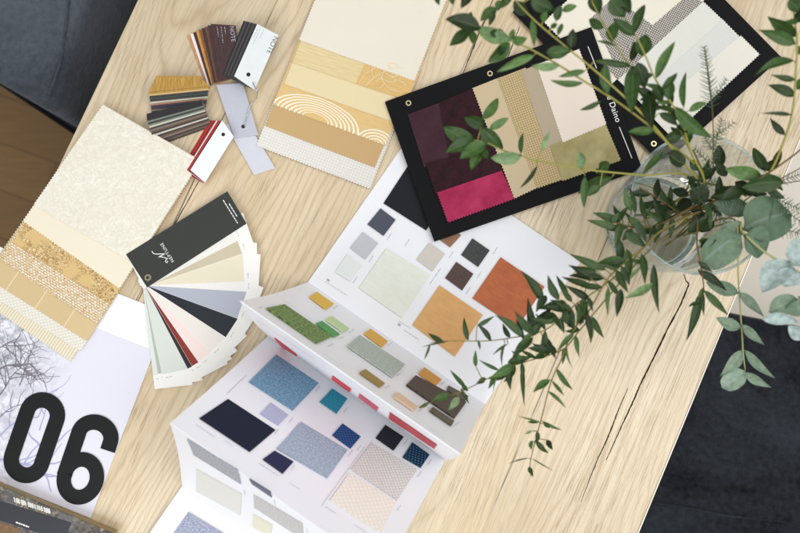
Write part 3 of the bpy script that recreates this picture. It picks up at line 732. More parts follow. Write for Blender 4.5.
# ------------------------------------------------------------------ calendar sheet with 06
def photo_print():
    m = N('printed_photo_sheet', .4, .4)
    s = m.n('SeparateXYZ', i0=m.uv()); u, v = s.outputs[0], s.outputs[1]
    f = m.noise(m.uv(), 70, 6, .72, .8); big = m.noise(m.uv(), 9, 3)
    fade = m.ramp(m.math('ADD', u, m.math('MULTIPLY', big, .06)), (.15, 1), (.27, 0))
    bg = srgb(219, 217, 228)
    spots = m.ramp(f, (.40, srgb(104, 108, 112)), (.50, srgb(170, 172, 178)), (.58, srgb(226, 226, 232)), (.7, srgb(240, 240, 236)))
    m.color(m.mix(m.math('MULTIPLY', fade, .72), bg, spots)); return m.m
M['photo'] = photo_print()
cal = thing('calendar_sheet', 'white sheet printed with bare tree branches and a huge black 06', 'calendar page', centre((80, 420)), R(-21.5))
TRc, BRc = (169, 313.6), (91, 517.5)
ux, uy = -.93, -.368
TLc, BLc = (TRc[0] + ux * 230, TRc[1] + uy * 230), (BRc[0] + ux * 230, BRc[1] + uy * 230)
sheet = patch('sheet', T0, [TLc, TRc, BRc, BLc], M['paper'], cal, .0012, .0008, wob=.0006, seed=2, fine=.03)
def cq(a, d): # a px along the top from the right corner, d px down the right edge
    return (TRc[0] + ux * a + (BRc[0] - TRc[0]) * d / 218.3, TRc[1] + uy * a + (BRc[1] - TRc[1]) * d / 218.3)
o = patch('printed_photo', T0, [cq(229.5, 40), cq(.3, 40), cq(.3, 218), cq(229.5, 218)], M['photo'], sheet, .0014, .0001, wob=.0006, seed=2, fine=.03)
rb = random.Random(12); limbs_d, limbs_b = [], []
def limb(x, y, a, L_, w, lv, out):
    pts, ws = [(x, y)], [w]; n = 5
    for i in range(n):
        a += rb.uniform(-.35, .35); x += math.cos(a) * L_ / n; y += math.sin(a) * L_ / n; pts.append((x, y)); ws.append(w * (1 - .55 * (i + 1) / n))
        if lv and i >= 1:
            for _ in range(2 if lv > 1 else 1):
                limb(x, y, a + rb.choice((-1, 1)) * rb.uniform(.5, 1.1), L_ * rb.uniform(.45, .7), w * .55, lv - 1, out)
    out.append((pts, ws))
def keep(p):   # stay on the printed photo
    for (x, y) in p[0]:
        t = ((x - TRc[0]) * .93 + (y - TRc[1]) * .368); dwn = (x - TRc[0]) * -.36 + (y - TRc[1]) * .93
        if t > -34 or dwn > 214 or dwn < 44 or x < -30: return False
    return True
for (x, y, a, L_, w) in ((-5, 372, -.5, 42, 2.6), (-6, 352, -.9, 30, 2.0), (-4, 400, -.7, 46, 2.2), (4, 345, .3, 40, 1.4), (-6, 420, -.3, 40, 1.6), (20, 385, -.8, 40, 1.3)): limb(x, y, a, L_ * .9, w * .62, 2 if L_ > 41 else 1, limbs_d)
for (x, y, a, L_, w) in ((-5, 478, -.45, 60, 3.4), (-5, 460, -.2, 50, 2.4), (12, 490, -.5, 60, 3.2), (30, 497, -.55, 60, 2.8), (-4, 440, -.6, 50, 2.0), (40, 430, -1.0, 40, 1.2)): limb(x, y, a, L_, w * .85, 1, limbs_b)
hp = .0023
strokes('printed_branches', T0, [p for p in limbs_d if keep(p)], plain('violet_brown_ink', srgb(112, 106, 116), .45, .4, .3), o, hp)
strokes('printed_branches', T0, [p for p in limbs_b if keep(p)], plain('blue_violet_ink', srgb(164, 164, 204), .45, .4, .25), o, hp + .0001)
# numerals, drawn as one thick stroke each
axu = Vector((.327, -.945)); axr = Vector((.945, .327))
def loc_(c, x, y): q = Vector(c) + axr * x + axu * y; return (q.x, q.y)
def arc(cx, cy, rx, ry, a0, a1, n=18): return [(cx + rx * math.cos(R(a0 + (a1 - a0) * i / n)), cy + ry * math.sin(R(a0 + (a1 - a0) * i / n))) for i in range(n + 1)]
c0 = (35.2, 437.3); r0 = 15.4; hs = 23.5
p0 = [(r0, 0), (r0, 6)] + arc(0, hs, r0, r0, 0, 180) + arc(0, -hs, r0, r0, 180, 360) + [(r0, -6), (r0, 0)]
strokes('numeral', T0, [([loc_(c0, *p) for p in p0], 15.2)], M['ink'], sheet, hp + .0008)
c6_ = (87.5, 459.5)
p6 = [(r0 + 1.2, 15.5), (r0 + 1.2, 19)] + arc(0, hs, r0 + 1.2, r0, 8, 172) + [(-r0 - .9, 14), (-r0 - .9, 0), (-r0 - .7, -22.5)]
b6 = arc(0, -19.5, 16.2, 19.2, 180, 540, 48)
def clip6(p): return p
strokes('numeral', T0, [([loc_(c6_, *p) for p in p6], 15.0), ([loc_(c6_, *p) for p in b6], 14.2)], M['ink'], sheet, hp + .0008)

# ------------------------------------------------------------------ sample book at the lower left corner
def bookcover():
    m = N('stone_photo_cover', .4, .45)
    f = m.noise(m.uv(), 90, 6, .75, 1.0); b = m.noise(m.uv(), 22, 3)
    c = m.ramp(f, (.38, srgb(30, 29, 30)), (.50, srgb(74, 69, 62)), (.58, srgb(112, 98, 66)), (.70, srgb(176, 170, 160)))
    m.color(m.mix(m.ramp(b, (.45, 0), (.6, .6)), c, srgb(92, 92, 104))); return m.m
def pagesmat():
    m = N('book_page_edges', .7, .3)
    f = m.n('TexNoise', dict(noise_dimensions='1D'), W=m.n('SeparateXYZ', i0=m.n('TexCoord').outputs['Object']).outputs[2], Scale=900, Detail=2).outputs['Fac']
    m.color(m.ramp(f, (.35, srgb(96, 78, 48)), (.5, srgb(164, 140, 92)), (.65, srgb(200, 184, 150)))); return m.m
bk = thing('sample_book', 'thick sample book with a stone photo cover and black title band below the 06 sheet', 'book', centre((30, 525)), R(-21.5))
BT = .021
e_a, e_b = P(-30, 467.5), P(91.5, 518)
bu = (e_b - e_a).normalized(); bv = Vector((bu.y, -bu.x, 0)); bf = Frame(P(91.5, 518) + bu * .045, -bu, bv)
chip('page_block', bf, [(0.002, .001), (.26, .001), (.26, .30), (.002, .30)], pagesmat(), bk, .0026, BT - .0012, 0, px=False)
chip('back_cover', bf, [(.003, .002), (.259, .002), (.259, .299), (.003, .299)], M['ink'], bk, .0004, .0024, .0004, px=False)
cvr = chip('cover', bf, [(0, 0), (.262, 0), (.262, .302), (0, .302)], bookcover(), bk, BT - .001, BT + .001, .0004, px=False)
bt = table(BT + .0011)
patch('title_band', bt, [(-14, 496.5), (71.5, 522.5), (64.5, 541), (-20, 514)], plain('black_title_band', srgb(30, 32, 42), .4), cvr, .0002, .0003)
strokes('fine_print', bt, dashes(bt, (16, 522), (.95, .35), 14, 0, rd, 1.8, .7), M['ink_white'], cvr, .0005)
strokes('picture_marks', bt, [([(x, 492.5 + x * .33), (x + 1.2, 498.5 + x * .33 - 1)], rb.uniform(1, 2.6)) for x in [14 + 2.3 * i + rb.uniform(-.5, .5) for i in range(16)]], plain('pale_print', srgb(206, 202, 196), .5), cvr, .0002)
patch('picture_strip', bt, [(-14, 517), (20, 529), (14, 545), (-20, 533)], lam('amber_photo_print', srgb(120, 82, 42), .4, True), cvr, .0004, .0002)

# ------------------------------------------------------------------ folding brochure standing in a zigzag
O = P(405, 143); uA = (P(580, 262) - O).normalized(); vA = Vector((uA.y, -uA.x, 0))
if vA.y > 0: vA = -vA
Wd = .319
def lv(x, y, z): q = P(x, y, z) - O; return q.dot(uA), q.dot(vA)
folds = [(0, .0022, 0)]
for (x, y, z) in ((308, 282, .004), (240, 301, .240), (268, 336, .006), (170, 423, .205), (182, 486, .006)):
    folds.append((lv(x, y, z)[1], z, lv(x, y, z)[0])); print('fold', lv(x, y, z))
folds.append((folds[-1][0] + .235, .03, folds[-1][2] + .004))
bro = thing('folding_brochure', 'white zigzag folded brochure with mounted fabric and leather swatches', 'brochure', O + vA * .28 - Vector((0, 0, 0)), math.atan2(uA.y, uA.x))
pages = []
for k in range(6):
    (va, za, ua_), (vb, zb, ub_) = folds[k], folds[k + 1]
    o_ = O + vA * va; o_.z = TZ + za; e_ = O + vA * vb; e_.z = TZ + zb
    bdir = e_ - o_; L_ = bdir.length
    fr = Frame(o_, uA, bdir, bow=(0, -.004, .003, -.004, -.004, 0)[k], L=L_)
    up_off = 0
    g_ = .0001
    pg = patch('page', fr, [(ua_, g_), (ua_ + Wd, g_), (ub_ + Wd, L_ - g_), (ub_, L_ - g_)], M['paper'], bro, 0, .0005, px=False, fine=.012, label=('flat back page', 'page with moss green and grey strips', 'steep page with red strips', 'page with blue and cream swatches', 'steep page with grey swatches', 'front page with a blue grey swatch')[k])
    pages.append((fr, pg, L_))
    print('page', k, round(L_, 3), 'v', round(va, 3), round(vb, 3))
rs = random.Random(21)
def sw(k, q, mat, name='fabric_swatch', h=.0022, cap=True, zig='', th=.0016, label=None):
    fr, pg, L_ = pages[k]
    o = patch(name, fr, q, mat, pg, h, th, zig, fine=.012, label=label)
    return o
caps = {k: [] for k in range(6)}
def cap(k, x, y, L_, ang_=None, w=.8, dirv=None):
    d = dirv or ((-.56, .83) if ang_ is None else ang_)
    caps[k] += dashes(None, (x, y), d, L_, 0, rs, w, .8)
S = {}
S['black'] = plain('black_felt', srgb(32, 33, 38), .8, .2); S['slate'] = weave('slate_cloth', srgb(86, 92, 104), srgb(74, 80, 92), .0013, .3)
S['lgrey'] = weave('light_grey_cloth', srgb(202, 202, 208), srgb(190, 190, 196), .0013, .2); S['white'] = weave('white_cloth', srgb(234, 238, 236), srgb(224, 228, 226), .0013, .2)
S['ivory'] = leather('ivory_leather', srgb(222, 224, 212), srgb(232, 234, 224), .5); S['sand'] = weave('sand_cloth', srgb(216, 208, 200), srgb(204, 196, 188), .0013, .2)
S['brown'] = leather('brown_leather', srgb(132, 92, 62), srgb(152, 110, 78)); S['blackl'] = leather('black_leather', srgb(34, 36, 36), srgb(48, 50, 50)); S['dbrown'] = leather('dark_brown_leather', srgb(62, 36, 30), srgb(78, 48, 40))
S['tan'] = leather('tan_leather', srgb(208, 154, 90), srgb(222, 172, 110), .5); S['orange'] = leather('burnt_orange_leather', srgb(164, 78, 30), srgb(194, 104, 48), .45)
for q, mt, nm, lb in [
    ([(410, 163), (452, 191), (426, 230.5), (383.5, 203.5)], 'black', 'fabric_swatch', 'black swatch under the board'),
    ([(380.6, 208.5), (395.6, 220), (383.5, 236), (367.4, 224.5)], 'slate', 'fabric_swatch', 'slate grey swatch'),
    ([(363, 232), (378.3, 243.4), (365.3, 259.5), (350, 248)], 'lgrey', 'fabric_swatch', 'light grey swatch'),
    ([(347.5, 254), (362.3, 265.5), (350, 281.5), (335, 272)], 'white', 'fabric_swatch', 'white swatch'),
    ([(386.3, 248.5), (430, 275), (402, 318), (359, 288)], 'ivory', 'leather_swatch', 'large ivory swatch'),
    ([(429, 243), (445, 254), (432.3, 271.5), (416.3, 259.5)], 'sand', 'fabric_swatch', 'sand swatch'),
    ([(445, 224), (461, 235.6), (450, 247.5), (434, 236)], 'brown', 'leather_swatch', 'brown swatch half under the board'),
    ([(472.3, 238.5), (489.5, 250.5), (478, 267), (461, 255)], 'blackl', 'leather_swatch', 'black swatch'),
    ([(456.3, 262), (473.3, 274), (462, 290.5), (445, 278)], 'dbrown', 'leather_swatch', 'dark brown swatch'),
    ([(439.5, 285.5), (482.7, 315), (454.7, 356.5), (412.3, 325)], 'tan', 'leather_swatch', 'large tan swatch'),
    ([(500.5, 257.5), (544.3, 287), (517, 328), (472.3, 298.3)], 'orange', 'leather_swatch', 'large burnt orange swatch')]:
    sw(0, q, S[mt], nm, label=lb)
up1 = (.56, -.83); along = (.84, .54)
for x, y in ((387, 240), (369, 262), (353, 283), (449, 258), (405, 246), (493, 254), (477, 278), (436, 275), (466, 294)): cap(0, x, y, 8, up1)
cap(0, 325.5, 281.5, 26, along, .6); cap(0, 404, 330, 18, along, .8); cap(0, 399, 321, 14, along, .6); cap(0, 430, 284, 12, up1, .7)
caps[0].append(([(327, 279.3), (329.5, 281)], 2.2)); caps[0].append(([(398, 324), (400.5, 325.6)], 2.4))
S['moss'] = tweed('moss_swatch', srgb(52, 78, 34), srgb(136, 164, 78), 330, .42, .6); S['yellow'] = plain('yellow_swatch', srgb(222, 178, 62), .6); S['pgreen'] = plain('pale_green_swatch', srgb(190, 210, 160), .6); S['green'] = weave('green_swatch', srgb(92, 168, 92), srgb(76, 148, 78), .0013)
S['must'] = plain('mustard_swatch', srgb(218, 168, 68), .6); S['ggrey'] = tweed('grey_green_swatch', srgb(150, 160, 150), srgb(192, 200, 190), 420); S['dgold'] = weave('old_gold_swatch', srgb(176, 146, 72), srgb(140, 112, 48), .002); S['ambr'] = plain('amber_swatch', srgb(208, 150, 66), .6)
S['bark'] = tweed('bark_swatch', srgb(40, 28, 22), srgb(92, 68, 48), 360); S['peach'] = plain('peach_swatch', srgb(222, 192, 164), .6); S['dolive'] = tweed('dark_olive_swatch', srgb(66, 58, 44), srgb(100, 90, 70), 420)
for q, mt, lb in [
    ([(285, 303.5), (332, 335.5), (316.5, 343.5), (266, 308.5)], 'moss', 'moss green strip'), ([(316, 292.5), (333.5, 304.5), (326, 308.8), (309.7, 296.5)], 'yellow', 'yellow strip'),
    ([(332, 315.5), (349.5, 328), (343.7, 331), (326, 318.5)], 'pgreen', 'pale green strip'), ([(322.5, 320), (340.7, 333.3), (334, 336), (316.7, 322.3)], 'green', 'bright green strip'),
    ([(370, 329.5), (387.3, 342), (382, 346.5), (364, 333.2)], 'must', 'mustard strip'), ([(360, 334.8), (405.3, 364.2), (393.2, 376.3), (348, 345)], 'ggrey', 'grey green strip'),
    ([(365.5, 368.8), (385, 383.2), (380, 387.4), (359.2, 373)], 'dgold', 'old gold strip'), ([(424, 368), (441.3, 380.2), (436, 385), (418.8, 373)], 'ambr', 'amber strip'),
    ([(416, 374.8), (466.3, 402.2), (455.3, 417.3), (407, 384)], 'bark', 'dark bark brown strip'), ([(398, 392), (418, 406.2), (413.2, 411), (393, 397.3)], 'peach', 'peach strip'),
    ([(433.2, 406), (455, 420.2), (451.8, 425), (430, 410)], 'dolive', 'dark olive strip'), ([(448, 386), (468, 397), (465, 401), (447, 390)], 'dolive', 'narrow dark olive strip')]:
    sw(1, q, S[mt], label=lb, h=.003)
for x, y, L_ in ((259, 308, 5), (329, 345, 6), (334, 308, 5), (350, 331, 6), (341, 337, 5), (388, 345, 5), (398, 374, 6), (386, 387, 6), (441, 384, 5), (419, 410, 5), (456, 423, 6)): cap(1, x, y, L_, (.8, -.5), .7)
cap(1, 323, 353, 26, (.84, .56), .5); cap(1, 430, 428, 20, (.84, .56), .5)
caps[1].append(([(284, 297), (330, 330)], .35)); caps[1].append(([(345, 345), (352, 350)], .35))
S['red'] = plain('red_strip', srgb(206, 44, 58), .5); S['dred'] = plain('dark_red_strip', srgb(172, 36, 50), .5); S['rose'] = plain('rose_strip', srgb(196, 70, 96), .5); S['salmon'] = plain('salmon_line', srgb(238, 170, 164), .5)
for q, mt, lb in [([(276, 335.5), (298, 352.6), (297.5, 355), (283, 346.5)], 'red', 'red strip'), ([(334, 373.5), (353, 387), (351, 390), (333, 377)], 'red', 'red strip'), ([(361, 391.5), (380, 405.5), (378, 409), (360, 395)], 'rose', 'rose strip'), ([(391, 410.5), (438, 443), (436, 446), (390.5, 416)], 'dred', 'long dark red strip')]:
    sw(2, q, S[mt], 'fabric_swatch', h=.0016, th=.001, label=lb)
caps[2].append(([(258, 318.5), (285, 337), (315, 357.5)], 1.2))
S['lblue'] = tweed('light_blue_felt', srgb(88, 130, 160), srgb(140, 176, 200), 420, .40, .62); S['navy'] = weave('navy_cloth', srgb(26, 33, 54), srgb(20, 26, 44), .0014, .3); S['lav'] = weave('lavender_cloth', srgb(186, 188, 214), srgb(174, 176, 204), .0013, .2)
S['gblue'] = tweed('grey_blue_felt', srgb(138, 152, 174), srgb(182, 192, 206), 460, .40, .62); S['teal'] = tweed('teal_felt', srgb(28, 122, 148), srgb(58, 152, 174), 420); S['snavy'] = weave('deep_navy_cloth', srgb(40, 44, 84), srgb(32, 34, 70), .0013)
S['blue'] = lattice('blue_cloth', srgb(30, 62, 116), srgb(58, 96, 154), .0042); S['ink'] = weave('ink_blue_cloth', srgb(28, 30, 48), srgb(22, 22, 38), .0014); S['tealp'] = lattice('teal_patterned_cloth', srgb(18, 36, 66), srgb(42, 112, 142), .0048, R(20), .42)
S['dots'] = lattice('dotted_cream_cloth', srgb(206, 200, 196), srgb(232, 228, 226), .0046, R(45), .16); S['creaml'] = lattice('cream_lattice_cloth', srgb(232, 224, 212), srgb(240, 234, 224), .006, R(45), .2, .3)
for q, mt, lb in [
    ([(276, 354.8), (318.3, 383.4), (293.5, 409.2), (249.5, 380.7)], 'lblue', 'large light blue swatch'), ([(228.6, 398), (276, 429), (250, 451.5), (199.5, 418)], 'navy', 'large navy swatch'),
    ([(271.6, 401.6), (289, 413.8), (279, 424), (261, 412.5)], 'lav', 'lavender swatch'), ([(302, 421), (348.3, 449), (328, 477.3), (277, 447.8)], 'gblue', 'large grey blue swatch'),
    ([(332, 389), (347, 399), (337, 413), (320, 401.2)], 'teal', 'teal swatch'), ([(275, 450), (294, 461), (283, 473.3), (263, 459)], 'snavy', 'small deep navy swatch'),
    ([(343, 423), (361, 436), (351.3, 447.3), (333, 434)], 'blue', 'blue swatch'), ([(385, 425.3), (403.3, 437.3), (394, 450), (376, 437.3)], 'ink', 'ink blue swatch'),
    ([(412, 442.8), (429.2, 455), (421, 467.3), (403, 456.8)], 'tealp', 'teal patterned swatch'), ([(372, 442), (417.3, 469), (398, 499), (352, 468)], 'dots', 'dotted cream swatch'),
    ([(350, 472), (397.3, 501), (381, 532.5), (330, 500)], 'creaml', 'cream lattice swatch')]:
    sw(3, q, S[mt], label=lb)
for x, y, L_ in ((316, 391, 7), (344, 412, 6), (290, 421, 6), (276, 432, 6), (349, 455, 8), (292, 469, 6), (358, 449, 6), (404, 444, 6), (428, 464, 6), (418, 476, 7), (398, 509, 7)): cap(3, x, y, L_, (.6, -.8), .7)
cap(3, 196, 424, 24, (.84, .56), .7); cap(3, 225, 440, 10, (.84, .56), .6); cap(3, 260, 463, 22, (.84, .56), .7); cap(3, 290, 482, 12, (.84, .56), .6); cap(3, 326, 506, 12, (.84, .56), .7); cap(3, 355, 524, 14, (.84, .56), .6)
caps[3].append(([(228, 392), (247, 374)], .4)); caps[3].append(([(279, 448), (300, 421)], .35)); caps[3].append(([(322, 505), (366, 445)], .35))
S['gtweed'] = tweed('grey_tweed', srgb(120, 122, 130), srgb(190, 192, 198), 500); S['ecru'] = weave('ecru_cloth', srgb(228, 226, 218), srgb(216, 214, 206), .0016, .2); S['dstripe'] = tweed('dark_striped_cloth', srgb(64, 64, 88), srgb(120, 120, 136), 500); S['speck'] = tweed('speckled_grey_cloth', srgb(168, 166, 164), srgb(214, 212, 208), 520); S['straw'] = weave('straw_cloth', srgb(230, 226, 206), srgb(220, 214, 192), .0016, .2); S['btweed'] = tweed('blue_grey_tweed', srgb(128, 134, 156), srgb(184, 188, 206), 460)
for q, mt, lb in [
    ([(187.4, 438.6), (238.5, 469.2), (240.3, 484.5), (193, 456)], 'gtweed', 'grey tweed swatch'), ([(195, 471), (240, 496), (239.6, 516), (196.3, 491)], 'ecru', 'ecru swatch'),
    ([(250, 478), (271, 491), (272.3, 496.6), (252.5, 483.3)], 'dstripe', 'dark striped swatch'), ([(253, 496), (302, 524), (302, 541), (253, 509)], 'speck', 'speckled grey swatch'), ([(252, 516), (271, 527), (270, 538), (252, 527)], 'straw', 'straw coloured swatch')]:
    sw(4, q, S[mt], label=lb, h=.0018)
sw(5, [(188.6, 512), (240, 543), (226, 565), (173, 534)], S['btweed'], label='blue grey tweed swatch')
for x, y, L_ in ((243, 492, 6), (274, 500, 6), (306, 530, 5)): cap(4, x, y, L_, (.1, 1), .7)
cap(4, 320, 524, 18, (.85, .52), .5)
for k, c in caps.items():
    if c:
        fr, pg, L_ = pages[k]; strokes('caption', fr, c, M['ink_grey'] if k != 2 else S['salmon'], pg, .0006)

# ------------------------------------------------------------------ vase
rc_ = P(701, 204, .20); bc_ = P(651, 224, 0)
vx = Vector(((rc_.x + bc_.x) / 2, (rc_.y + bc_.y) / 2, TZ + .0012))
vase = thing('glass_vase', 'clear glass vase of water holding the eucalyptus branches', 'vase', vx, 0)
def lathe(name, prof, mat, parent, c, seg=72):
    vs, fs = [], []
    for (r, z) in prof:
        for k in range(seg):
            a = 2 * math.pi * k / seg; vs.append(Vector((c.x + r * math.cos(a), c.y + r * math.sin(a), c.z + z)))
    n = len(prof)
    for i in range(n - 1):
        for k in range(seg):
            a, b = i * seg + k, i * seg + (k + 1) % seg; fs.append((a, b, b + seg, a + seg))
    if prof[0][0] > 1e-5: fs.append(tuple(range(seg - 1, -1, -1)))
    if prof[-1][0] > 1e-5: fs.append(tuple((n - 1) * seg + k for k in range(seg)))
    o = emit(name, vs, fs, mat, parent, smooth=True); recalc(o); return o
RIM = .0885
outer = [(.050, .0095), (.064, .0097), (.0695, .012), (.074, .03), (.078, .07), (.081, .11), (.084, .15), (.0865, .18), (RIM, .196)]
rim = [(RIM, .1975), (RIM - .0016, .1975)]
inner = [(.0847, .18), (.0822, .15), (.0792, .11), (.0762, .07), (.0722, .03), (.067, .0135), (.055, .0112)]
lathe('glass_body', outer + rim + inner, M['glass'], vase, vx)
tor = [(RIM - .0008 + .0016 * math.cos(2 * math.pi * k / 12), .2 + .0016 * math.sin(2 * math.pi * k / 12)) for k in range(12)]
def ring_mesh(name, prof, mat, parent, c, seg=96):
    vs, fs = [], []; n = len(prof)
    for (rr, z) in prof:
        for k in range(seg):
            a = 2 * math.pi * k / seg; vs.append(Vector((c.x + rr * math.cos(a), c.y + rr * math.sin(a), c.z + z)))
    for i in range(n):
        for k in range(seg):
            fs.append((i * seg + k, i * seg + (k + 1) % seg, ((i + 1) % n) * seg + (k + 1) % seg, ((i + 1) % n) * seg + k))
    o = emit(name, vs, fs, mat, parent, smooth=True); recalc(o); return o
ring_mesh('rim', tor, M['rim_glass'], vase, vx)
ring_mesh('foot', [(.0655 + .004 * math.cos(2 * math.pi * k / 12), .0045 + .004 * math.sin(2 * math.pi * k / 12)) for k in range(12)], M['rim_glass'], vase, vx)
lathe('water', [(.0545, .0118), (.0662, .0142), (.0718, .03), (.0758, .07), (.0784, .105), (.077, .1045), (.05, .1042), (.02, .104)], M['water'], vase, vx)

# ------------------------------------------------------------------ branches
def leaf_mesh(B, T, w, roll, tint, bend, kind, V, Fc, U, Tn, rng):
    ax = T - B; L_ = ax.length
    if L_ < 1e-5: return
    ax.normalize(); mid = (B + T) / 2; vd = (CAM - mid).normalized()
    side = ax.cross(vd); side.normalize(); nrm = side.cross(ax)
    if nrm.dot(vd) < 0: nrm = -nrm
    cr, sr = math.cos(roll), math.sin(roll); s2 = side * cr + nrm * sr; n2 = nrm * cr - side * sr
    w = w / max(.35, abs(cr)); n = 9; fold = w * .14; base = len(V)
    pk = {'l': .42, 'o': .5, 'r': .55}[kind]
    sway = rng.uniform(-.06, .06) * L_
    for i in range(n + 1):
        t = i / n
        if kind == 'l': wd = (math.sin(math.pi * t ** .8) ** .9) * (1 - .25 * t)
        elif kind == 'o': wd = math.sin(math.pi * t ** .85) ** .75
        else: wd = max(0, 1 - abs(2 * t - 1) ** 2.3) ** .55
        wd = max(wd, .035) * w / 2
        c = B + ax * (L_ * t) + n2 * (bend * L_ * (t - t * t) * 2.2 - bend * L_ * .5 * t * t) + s2 * (sway * math.sin(math.pi * t))
        rip = math.sin(t * 9 + roll * 5) * w * .035
        for j, k in enumerate((-1, -.5, 0, .5, 1)):
            V.append(c + s2 * (wd * k) + n2 * (fold * abs(k) + rip * k)); U.append((j / 4, t)); Tn.append(tint)
    for i in range(n):
        for j in range(4):
            a = base + i * 5 + j; Fc.append((a, a + 1, a + 6, a + 5))

def parse(s): return [[float(x) if not x.isalpha() else x for x in ln.split()] for ln in s.strip().split(',') if ln.strip()]
STEMS = {}
def branch(label, stems, leaves, mat, stem_mat, kind='l', r=(.0022, .0008), seed=1, name='eucalyptus_branch', cat='branch', tint=(.25, .8), petiole=True, wscale=1.0, zj=.012, fill=None):
    rng = random.Random(seed)
    first = stems[0][0]
    t = thing(name, label, cat, vx + Vector((0, 0, .02)), 0, 'branches in the glass vase')
    sv, sf, pp3 = [], [], []
    for si, st in enumerate(stems):
        if isinstance(st, dict): rad = st['r']; st = st['p']
        else: rad = r
        pts = [P(*q) if not isinstance(q, Vector) else q for q in st]
        sm = smoothline(pts, 7)
        a, b = tube_data(sm, rad[0] * .72, rad[1] * .8, 7, len(sv)); sv += a; sf += b
        for q in st:
            pass
        for i in range(len(st) - 1):
            if isinstance(st[i], Vector): continue
            for k in range(8):
                f_ = k / 8; pp3.append(tuple(st[i][j] + (st[i + 1][j] - st[i][j]) * f_ for j in range(3)))
        pp3.append(tuple(st[-1]))
    V, Fc, U, Tn = [], [], [], []
    if fill:
        cand = [q for q in pp3 if fill[1] <= q[0] <= fill[2] and fill[3] <= q[1] <= fill[4]]
        for _ in range(fill[0]):
            q = rng.choice(cand); k_ = pp3.index(q); q2 = pp3[min(k_ + 3, len(pp3) - 1)]
            a_ = math.atan2(q2[1] - q[1], q2[0] - q[0]) + rng.choice((-1, 1)) * rng.uniform(.45, 1.35); l_ = rng.uniform(*fill[5])
            leaves = leaves + [[q[0], q[1], q[0] + math.cos(a_) * l_, q[1] + math.sin(a_) * l_, l_ * rng.uniform(.22, .36)] + (['d'] if rng.random() < .35 else [])]
    for lf in leaves:
        x0, y0, x1, y1, w = lf[:5]; fl = ''.join(lf[5:])
        near = min(pp3, key=lambda q: (q[0] - x0) ** 2 + (q[1] - y0) ** 2)
        z0 = near[2] + rng.uniform(-.004, .006); z1 = z0 + rng.uniform(-zj, zj)
        B, T = P(x0, y0, z0), P(x1, y1, z1)
        depth = (CAM - B).length
        ww = w * depth / F * wscale * (1.02 if w > 3 else 1)
        d0 = math.hypot(near[0] - x0, near[1] - y0)
        if petiole and 1.0 < d0 < 16:
            q0 = P(near[0], near[1], near[2]); a, b = tube_data([q0, q0.lerp(B, .5), B], .0007, .0006, 5, len(sv)); sv += a; sf += b
        tn = rng.uniform(*tint)
        if 'p' in fl: tn = min(1, tn + .35)
        if 'd' in fl: tn = max(0, tn - .3)
        kd = 'o' if 'o' in fl else ('r' if 'r' in fl else kind)
        leaf_mesh(B, T, ww, rng.uniform(-.5, .5), tn, rng.uniform(-.05, .16), kd, V, Fc, U, Tn, rng)
    emit('stem', sv, sf, stem_mat, t, smooth=True)
    if V: emit('foliage', V, Fc, mat, t, U, smooth=True, tint=Tn)
    return t
def base(dx, dy, z=.02): return vx + Vector((dx, dy, z))

branch('long branch with oval green leaves reaching from the vase to the top centre edge', [[base(-.03, -.02), (722, 192, .13), (697, 178, .20), (650, 122, .27), (600, 75, .29), (560, 42, .30), (530, 16, .31), (503, -14, .31)]],
 parse('''633 66 632 113 14 o d, 650 92 652 128 13 o d, 605 64 608 95 10, 637 62 645 88 13 o d, 654 131 628 132 8 p, 659 113 677 125 8 d, 675 106 711 138 12, 680 125 699 131 11 o p, 546 53 571 50 12 o, 570 49 573 29 9 d, 532 19 534 47 6, 556 21 561 5 8 o d, 562 11 577 6 7, 543 21 547 11 7, 551 27 558 24 5, 558 36 562 23 5, 531 -2 554 10 14 o d, 594 61 630 66 6 d, 598 41 616 46 3 d, 585 71 559 77 6, 583 83 550 81 6, 601 101 580 110 5, 514 2 529 16 11 o d, 648 104 660 109 8 d, 664 141 684 130 11 d, 512 -6 500 8 8 o'''), M['leaf'], M['stem_green'], 'o', (.0026, .0010), 1)
branch('branch ending in a fan of broad leaves over bare wood above the black board', [[base(-.02, .0), (700, 180, .17), (665, 140, .24), (625, 107, .27), (584, 81, .285), (557, 64, .29), (530, 49, .295), (510, 40, .30), (490, 31, .30), (474, 26, .30)]],
 parse('''480 29 446 19 15 o d, 511 40 475 27 14 o p, 468 28 471 12 8 o, 470 30 450 46 11 o, 471 31 473 45 8 o, 509 42 488 62 13 o, 511 39 514 29 6, 512 41 527 38 9 o, 534 55 497 72 8 p, 496 9 480 21 10 o d, 494 11 489 26 6 d, 500 0 498 11 7 o d, 559 66 531 66 8 p, 438 -10 439 5 7 o d, 451 -10 453 5 7 o d, 470 -10 461 8 10 o d, 504 34 489 32 9 o d, 505 44 499 56 7 d'''), M['leaf'], M['stem_green'], 'o', (.0024, .0009), 2)
branch('branch with a leafy rosette tip lying over the maroon and pink swatches', [[base(-.01, -.03), (690, 180, .18), (640, 175, .22), (590, 170, .235), (537, 161, .24), (520, 155, .24), (502, 150, .24), (488, 143, .24), (474, 140, .24)]],
 parse('''474 140 443 127 15 o, 474 141 446 152 13 o, 487 144 460 159 13 o, 482 150 471 170 10 o, 482 120 498 98 10 o, 484 127 464 117 12 o d, 481 127 503 149 14 o, 489 129 508 118 8 p, 481 150 488 159 9 d, 521 156 491 158 13 o p, 521 154 523 133 5 d, 537 166 520 188 4 d, 541 152 550 131 5 p, 582 169 580 152 9 o p, 597 173 608 163 12 o d, 612 177 578 193 11 o, 585 176 584 208 7, 600 186 586 196 8 d'''), M['leaf'], M['stem_green'], 'o', (.0020, .0008), 3)
